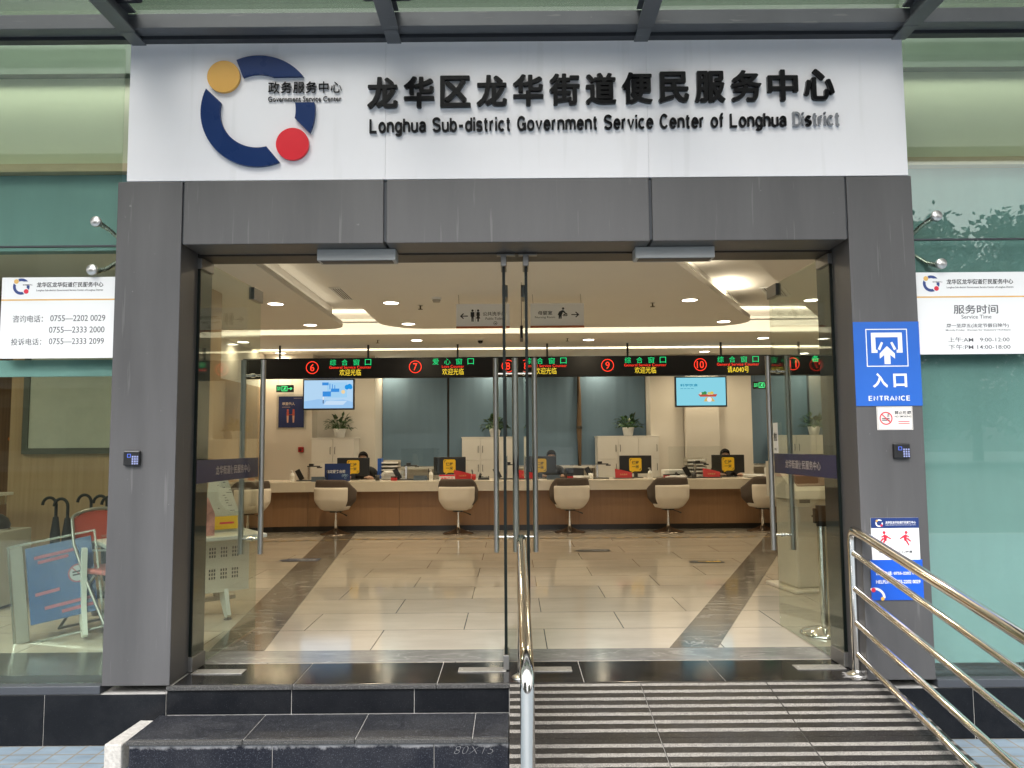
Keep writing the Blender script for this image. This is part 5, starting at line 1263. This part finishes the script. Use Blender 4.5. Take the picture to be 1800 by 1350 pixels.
for cx, s in ((-3.90, 1), (-3.80, -1)):
    m.disc(cx, 1.915, .018, fn, 0, .0006, 14); m.prism([(cx-.018, 1.895), (cx+.018, 1.895), (cx+.02, 1.82), (cx-.02, 1.82)], fn, 0, .0006); m.prism([(cx, 1.85), (cx+s*.055, 1.84), (cx+s*.055, 1.83), (cx, 1.835)], fn, .0006, .001)
obj('figure_tops', m, mat('poster_red', (.42, .08, .05), .5), t)
m = MB()
for cx in (-3.90, -3.80): m.prism([(cx-.018, 1.82), (cx+.018, 1.82), (cx+.012, 1.70), (cx-.012, 1.70)], fn, 0, .0006)
obj('figure_legs', m, mat('poster_skin', (.6, .36, .25), .5), t)
m = MB()
for xx in (-4.08, -3.60):
    for z in (1.60, 2.17): m.lathe((xx, 9.08, z), [(.001, -.006), (.010, -.006), (.010, .005)], 12, axis='Y')
obj('stand_off', m, satin, t)
t = thing('fire_alarm', 'small red fire alarm box on the back wall', 'fire alarm', (-3.66, 9.09, 1.23))
obj('box', MB().box(-3.705, -3.615, 9.05, 9.0995, 1.185, 1.275, .006), mat('alarm_red', (.33, .012, .012), .4), t); obj('button', MB().lathe((-3.66, 9.05, 1.23), [(.001, -.004), (.022, -.004), (.025, 0)], 16, axis='Y'), mat('alarm_dark', (.09, .01, .01), .4), t)
t = thing('thermostat', 'small white switch plate above the left cabinet', 'switch', (-3.05, 9.44, 1.24)); obj('plate', MB().box(-3.16, -3.03, 9.436, 9.4495, 1.50, 1.60, .004), white_plastic, t); obj('rocker', MB().box(-3.12, -3.07, 9.432, 9.4355, 1.53, 1.57, .002), white_lam, t)

# ------------------------------------------------------------------ floor stickers and tape
def floor_sticker(x, y, w, d, label, c1, c2, txt):
    t = thing('floor_sticker', label, 'floor sticker', (x, y, 0), 'queue stickers on the lobby floor')
    obj('base', MB().prism([(x-w, y-.02), (x-w*.6, y-d), (x+w, y-d), (x+w, y+d), (x-w*.6, y+d)], flat(.0045), 0, .001), c1, t)
    obj('lettering', MB().text(txt, x-w*.45, x+w*.85, y-d*.5, y+d*.5, flat(.0056), 0, .0006, .02), c2, t)
floor_sticker(-2.43, 4.57, .23, .10, 'navy arrow sticker on the floor at the left dark stripe', mat('sticker_navy', (.012, .018, .05), .5), mat('sticker_grey', (.25, .25, .27), .5), '一米线'); floor_sticker(.95, 5.17, .22, .085, 'dark arrow sticker on the floor right of the middle doors', ink, mat('sticker_grey', (.25, .25, .27), .5), '一米线'); floor_sticker(2.09, 4.21, .19, .075, 'black and yellow sticker on the floor near the right dark stripe', ink, yellow, '一米线')
m1, m2 = MB(), MB()
tape_pts = [(-4.2, 5.9), (-3.3, 6.3), (-2.2, 6.44)]+[(-2.2+i*.5, 6.44-.005*i) for i in range(1, 13)]
acc = 0
for a, b in zip(tape_pts[:-1], tape_pts[1:]):
    a, b = Vector((*a, 0)), Vector((*b, 0)); L_ = (b-a).length; n = max(1, round(L_/.1)); d = (b-a)/n; s = Vector((-d.y, d.x, 0)).normalized()*.026
    for i in range(n):
        p, q = a+d*i, a+d*(i+1); sk = d*.35
        (m1 if acc % 2 else m2).add([p-s+Vector((0, 0, .0052)), q-s+Vector((0, 0, .0052)), q+s+sk+Vector((0, 0, .0052)), p+s+sk+Vector((0, 0, .0052))], [(0, 1, 2, 3)]); acc += 1
t = thing('floor_tape', 'yellow and black waiting line tape on the floor before the chairs', 'floor tape', (0, 6.4, 0))
obj('yellow_stripes', m1, mat('worn_yellow_tape', (.26, .16, .03), .5, 0, .3, 20), t); obj('black_stripes', m2, mat('worn_black_tape', (.085, .07, .055), .5), t)

# ------------------------------------------------------------------ lobby things seen through the left and right doors
def info_desk():
    t = thing('information_desk', 'white information desk with perforated front behind the leftmost door', 'desk', (-2.3, 1.6, 0))
    M = Matrix.Translation((-2.16, 1.62, 0)) @ Matrix.Rotation(R(38), 4, 'Z')
    lam = mat('desk_white', (.60, .62, .58), .3)
    obj('desk_top', MB().box(-.85, .25, -.14, .42, .60, .63, .006).xf(M), lam, t)
    m = MB().box(-.8, .17, .02, .03, .20, .60).xf(M); fp = obj('front_panel', m, mat('desk_beige', (.55, .52, .44), .4), t)
    h = MB()
    for gx in range(5):
        for gz in (0, 1):
            for i in range(3):
                for j in range(3):
                    u = -.30+gx*.085+i*.018; v = .30+gz*.16+j*.028
                    h.box(u, u+.009, .0165, .0199, v, v+.018)
    obj('perforation', h.xf(M), ink, fp)
    leg = [(.13, .60), (.20, .60), (.20, .42), (.23, .22), (.29, .08), (.31, .04), (.29, .02), (.25, .02), (.14, .12), (.10, .2), (.13, .3)]
    for w in (0.0, -.95):
        obj('leg', MB().prism(leg, lambda u, v, ww: (w+ww, .25-u, v), -.015, .015).xf(M), lam, t)
    obj('back_post', MB().box(.0, .05, .30, .34, .12, .60, .004).xf(M), mat('desk_taupe', (.25, .22, .19), .4), t)
    obj('foot_bar', MB().box(-.85, .16, .28, .36, .09, .12, .004).xf(M), mat('desk_taupe', (.25, .22, .19), .4), t)
    m = MB()
    for q in (-.75, .1): m.lathe(tuple(M @ Vector((q, .32, .045))), [(.04, -.015), (.042, 0), (.04, .015)], 16, axis='X'); m.tube([M @ Vector((q, .32, .06)), M @ Vector((q, .32, .10))], .01, 8)
    m.lathe(tuple(M @ Vector((0, -.03, .002))), [(.03, 0), (.03, .008), (.006, .01), (.006, .03)], 14)
    obj('caster', m, dark_plastic, t)
    t = thing('leaflet_holder', 'white leaflet board standing on the information desk', 'leaflet holder', (-2.2, 1.7, .63))
    M2 = M @ Matrix.Translation((.02, .16, .631)) @ Matrix.Rotation(R(-8), 4, 'X')
    obj('board', MB().prism([(-.16, 0), (.16, 0), (.02, .46), (-.10, .46)], front(0), 0, .006).xf(M2), mat('leaflet_cream', (.55, .56, .48), .5), t)
    m = MB()
    random.seed(2)
    for k in range(14): u = -.05+random.uniform(0, .1); v = .16+k*.02; m.rect(u, u+random.uniform(.01, .04), v, v+.006, front(-.006), 0, .0006)
    obj('text_lines', m.xf(M2), ink_grey, t)
    obj('yellow_card', MB().rect(-.15, .10, .02, .12, front(-.02), 0, .004).xf(M2), yellow, t)
    obj('card_print', MB().text('U', -.12, -.08, .045, .10, front(-.0241), 0, .0006, .03).rect(-.04, .07, .06, .075, front(-.0241), 0, .0006).xf(M2), print_red, t)
    tag(obj('standing_card', MB().prism([(-.09, 0), (.09, 0), (.09, .16), (.04, .28), (-.02, .30), (-.08, .2)], front(0), 0, .008).xf(M @ Matrix.Translation((-.20, -.02, .631))), mat('card_white_red', (.62, .30, .27), .5, 0, .5, 8)), 'red and white cut-out card standing on the information desk', 'card')
info_desk()
def kiosk():
    t = thing('ticket_kiosk', 'cream queue ticket kiosk behind the rightmost glass door', 'kiosk', (2.75, 3.1, 0))
    M = Matrix.Translation((2.62, 2.65, 0)) @ Matrix.Rotation(R(10), 4, 'Z')
    c = mat('kiosk_cream', (.62, .58, .50), .35)
    obj('cabinet', MB().box(-.19, .19, -.14, .2, .03, .80, .02).xf(M), c, t)
    obj('base', MB().box(-.26, .26, -.24, .3, 0, .029, .008).xf(M), c, t)
    obj('console', MB().prism([(-.22, .80), (-.20, .87), (.16, 1.12), (.26, 1.12), (.26, .80)], lambda u, v, w: (w, u, v), -.24, .24).xf(M), c, t)
    obj('touch_screen', MB().prism([(-.15, .906), (-.15, .912), (.13, 1.108), (.13, 1.102)], lambda u, v, w: (w, u, v), -.17, .17).xf(M), mat('kiosk_brown', (.16, .08, .05), .25), t)
    obj('ticket_slot', MB().box(-.04, .04, -.1435, -.1402, .64, .655).box(-.15, -.05, -.1435, -.1402, .76, .79).xf(M), black_plastic, t)
kiosk()
def stanchion(x, y, label):
    t = thing('stanchion', label, 'stanchion', (x, y, 0), 'steel belt posts inside the right door')
    obj('post', MB().tube([(x, y, .03), (x, y, .80)], .03, 18), chrome, t)
    obj('base', MB().lathe((x, y, 0), [(.165, .001), (.165, .012), (.15, .026), (.05, .04), (.032, .05)], 32), chrome, t)
    obj('belt_head', MB().tube([(x, y, .72), (x, y, .86)], .034, 16).box(x-.05, x-.03, y-.02, y+.02, .74, .84, .003), black_plastic, t)
stanchion(2.10, 1.02, 'steel belt post close behind the rightmost glass door'); stanchion(3.12, 4.1, 'steel belt post beside the ticket kiosk')

# ------------------------------------------------------------------ behind the left-hand glass
t = thing('whiteboard', 'grey framed whiteboard on the timber wall behind the left glass', 'whiteboard', (-3.9, 2.98, 1.2))
obj('frame', MB().frame(-4.62, -3.1, 1.235, 2.75, .055, front(2.999), 0, .025), mat('board_frame_grey', (.12, .125, .11), .4), t); obj('surface', MB().rect(-4.57, -3.15, 1.29, 2.70, front(2.999), 0, .012), mat('board_surface', (.55, .57, .50), .3), t)
def umbrella(x, y, label, h, col):
    t = thing('umbrella', label, 'umbrella', (x, y, 0), 'folded black umbrellas against the timber wall')
    obj('canopy', MB().tube([(x, y, .12), (x, y, .3), (x, y, h*.62), (x, y, h*.80)], .03, 10, radii=[.008, .034, .042, .022]), col, t)
    pts = [(x, y, h*.8), (x, y, h*.92)]+[(x-.06+.06*math.cos(R(a)), y, h*.92+.065*math.sin(R(a))) for a in range(0, 200, 20)]
    obj('handle', MB().tube(pts, .013, 8), col, t)
    obj('ferrule', MB().tube([(x, y, .03), (x, y, .12)], .005, 6), satin, t)
ub = mat('umbrella_black', (.012, .014, .016), .6)
for x, y, h, l in ((-4.02, 2.55, .86, 'leftmost black umbrella with a curved handle'), (-3.90, 2.52, .85, 'second black umbrella from the left with a curved handle'), (-3.74, 2.6, .88, 'middle black umbrella with an upright handle'), (-3.60, 2.6, .87, 'fourth black umbrella beside the folding chair'), (-3.50, 2.55, .86, 'rightmost black umbrella behind the folding chair')): umbrella(x, y, l, h, ub)
t = thing('umbrella_stand', 'low grey stand holding the black umbrellas', 'umbrella stand', (-3.76, 2.57, 0))
obj('tray', MB().box(-4.1, -3.4, 2.44, 2.7, 0.001, .03, .004), dark_plastic, t); m = MB(); m.frame(-4.1, -3.4, 2.44, 2.7, .012, top, .40, .415)
for xx in (-4.094, -3.406):
    for yy in (2.446, 2.694): m.tube([(xx, yy, .03), (xx, yy, .40)], .006, 8)
obj('frame', m, satin, t)
def folding_chair():
    t = thing('folding_chair', 'red folding chair with chrome tubes behind the left glass', 'chair', (-2.85, 1.35, 0))
    M = Matrix.Translation((-2.86, 1.30, 0)) @ Matrix.Rotation(R(62), 4, 'Z')
    redv = mat('red_vinyl', (.42, .07, .055), .45)
    # local: seat front towards -y
    pts = [(-.22, -.30, .03), (-.22, -.02, .40), (-.22, .12, .62), (-.20, .18, .78)]+[(-.20*math.cos(R(a)), .19, .78+.07*math.sin(R(a))) for a in range(15, 180, 15)]+[(.20, .18, .78), (.22, .12, .62), (.22, -.02, .40), (.22, -.30, .03)]
    obj('back_tube', MB().tube(pts, .012, 10).xf(M), dull_steel, t)
    obj('rear_leg', MB().tube([(-.20, -.10, .42), (-.21, .27, .03), (.21, .27, .03), (.20, -.10, .42)], .012, 10).xf(M), dull_steel, t)
    obj('backrest', MB().prism([(-.19, .62), (.19, .62), (.185, .78), (.12, .825), (0, .835), (-.12, .825), (-.185, .78)], lambda u, v, w: (u, .06+v*.15+w, v), 0, .03).xf(M), redv, t)
    obj('seat', MB().box(-.20, .20, -.25, .14, .42, .455, .014).xf(M), mat('pink_vinyl', (.50, .17, .16), .45), t)
folding_chair()
def poster_board():
    t = thing('display_board', 'blue notice board in a clear frame leaning behind the left glass', 'notice board', (-2.9, .85, 0))
    M = Matrix.Translation((-3.02, 1.0, .03)) @ Matrix.Rotation(R(14), 4, 'Z') @ Matrix.Rotation(R(-16), 4, 'X') @ Matrix.Rotation(R(-11), 4, 'Y')
    blue = glass('blue_print_sheet', (.16, .30, .48), .04, .2, (.012, .07, .23), .68)
    obj('sheet', MB().box(-.19, .22, -.004, .004, .12, .64).xf(M), blue, t)
    obj('frame', MB().frame(-.30, .25, 0, .68, .012, front(.01), -.012, .012).xf(M), glass('frame_clear', (.75, .78, .72), .08, .1, (.16, .17, .15), .3), t)
    obj('side_stile', MB().box(-.28, -.205, -.006, .006, .02, .66).xf(M), mat('frame_cream', (.15, .14, .11), .4), t)
    m = MB(); fn = front(-.0042)
    for u0, u1, v in ((-.14, .12, .55), (-.12, .07, .515), (-.15, .0, .30), (-.1, .18, .20), (.0, .2, .155)): m.prism([(u0, v), (u1, v+.008), (u1, v+.03), (u0, v+.022)], fn, 0, .001)
    m.ring(.12, .40, .055, .064, 0, 360, fn, 0, .001, 30); m.prism([(.078, .445), (.084, .45), (.162, .355), (.156, .35)], fn, 0, .001)
    obj('red_print', m.xf(M), mat('faded_red', (.26, .06, .09), .5), t)
    m = MB(); m.disc(.12, .40, .054, fn, 0, .0006, 26); obj('white_disc', m.xf(M), mat('faded_white', (.30, .31, .33), .5), t)
    m = MB(); m.rect(.085, .155, .385, .396, fn, .0012, .002); m.rect(.085, .15, .405, .416, fn, .0012, .002); obj('cigarette', m.xf(M), ink, t)
    tag(obj('acrylic_board', MB().box(-.2, .2, -.004, .004, 0, .72).frame(-.205, .205, 0, .725, .012, front(-.0045), 0, .004).xf(Matrix.Translation((-2.46, .80, .03)) @ Matrix.Rotation(R(-5), 4, 'Z') @ Matrix.Rotation(R(-10), 4, 'X') @ Matrix.Rotation(R(-9), 4, 'Y')), acrylic), 'clear acrylic board leaning in front of the folding chair', 'board')
poster_board()
t = thing('low_cabinet', 'grey low cabinet with printer at the far left behind the glass', 'cabinet', (-4.4, 2.2, 0))
obj('body', MB().box(-4.95, -4.12, 1.95, 2.38, .02, .62, .01), mat('cabinet_grey', (.42, .41, .36), .5), t); obj('kick', MB().box(-4.93, -4.14, 1.97, 2.36, 0, .0195), dark_plastic, t); obj('vent', MB().box(-4.72, -4.5, 1.945, 1.9495, .50, .55), mat('vent_teal', (.16, .24, .24), .5), t)
t = thing('shelf', 'narrow white shelf at the far left behind the glass', 'shelf', (-4.6, 2.5, .9)); obj('board', MB().box(-5.2, -4.43, 2.30, 2.6, .88, .905, .004), white_lam, t); obj('bracket', MB().box(-4.5, -4.48, 2.31, 2.58, .80, .8795).box(-5.1, -5.08, 2.31, 2.58, .80, .8795), satin, t); obj('upright', MB().box(-4.80, -4.77, 2.55, 2.59, 0, .8795), satin, t)
t = thing('orange_hook_frame', 'orange looped frame hanging at the far left behind the glass', 'frame', (-4.87, 3.2, 1.5))
obj('loop', MB().tube([(-4.92, 3.3, 1.80), (-4.84, 3.3, 1.80), (-4.83, 3.3, 1.76), (-4.83, 3.3, 1.48), (-4.86, 3.3, 1.40), (-4.95, 3.3, 1.38)], .018, 10), mat('orange_plastic', (.60, .17, .03), .45), t); obj('inner_pad', MB().box(-4.93, -4.87, 3.29, 3.31, 1.44, 1.77, .004), black_plastic, t)
t = thing('helmet', 'dark helmet lying on the low cabinet at the far left', 'helmet', (-4.3, 2.15, .62))
obj('dome', MB().lathe((-4.3, 2.15, .631), [(.12, 0), (.125, .03), (.105, .08), (.06, .115), (.001, .125)], 20), dark_plastic, t); obj('rim', MB().lathe((-4.3, 2.15, .621), [(.124, 0), (.13, .004), (.124, .01)], 20), satin, t)

# ------------------------------------------------------------------ across the street (seen only as reflections in the glass)
def building():
    t = thing('apartment_block', 'grey apartment block across the street mirrored in the left glass', 'building', (-20, -32, -.31))
    obj('wall', MB().box(-46, -5, -40, -26, -.31, 13), mat('block_wall', (.22, .23, .21), .8, 0, .1, .3), t)
    for fl in range(3):
        m = MB()
        for k in range(12):
            x = -44+k*3.3; m.box(x, x+1.9, -26.0, -25.96, 1.2+fl*3.2, 2.9+fl*3.2)
        obj('window_row', m, mat('block_glass', (.03, .04, .045), .1), t)
        obj('balcony_slab', MB().box(-46, -5, -25.96, -25.2, .4+fl*3.2, .6+fl*3.2), mat('block_slab', (.35, .35, .33), .8), t)
building()
def tree(x, y, h, seed):
    random.seed(seed); t = thing('tree', 'leafy street tree across the road, mirrored in the right-hand glass', 'tree', (x, y, -.31), 'street trees across the road')
    st = MB(); st.tube([(x, y, -.31), (x+.1, y, h*.3), (x-.05, y, h*.6)], .2, 10, radii=[.4, .3, .15])
    lv = MB(); cl = []
    for k in range(52):
        a = random.uniform(0, 6.28); rr = random.uniform(.2, 1)*h*.22; z = h*random.uniform(.12, .95)
        p = Vector((x+rr*math.cos(a), y+rr*math.sin(a), z)); cl.append(p)
        st.tube([(x, y, h*.42), ((x+p.x)/2, (y+p.y)/2, (h*.45+z)/2), tuple(p)], .05, 6, radii=[.07, .05, .02])
    for p in cl:
        for i in range(230):
            d = Vector((random.gauss(0, 1), random.gauss(0, 1), random.gauss(0, .7)))*h*.052; c = p+d
            u = Vector((random.uniform(-1, 1), random.uniform(-1, 1), random.uniform(-1, 1))).normalized(); v = u.orthogonal().normalized(); s = random.uniform(.17, .34)
            lv.add([c-u*s, c+v*s*.5, c+u*s, c-v*s*.5], [(0, 1, 2, 3)])
    obj('trunk', st, mat('bark', (.09, .07, .05), .9), t); obj('crown', lv, mat('street_leaf', (.045, .085, .035), .6, 0, .4, 1.5), t)
for i, (x, h) in enumerate(((15, 18.6), (21, 19.4), (26.5, 18.8), (32, 20), (37, 19), (42.5, 19.8), (48, 19.2), (55, 20))): tree(x, -61+((i*37) % 6), h, 20+i)
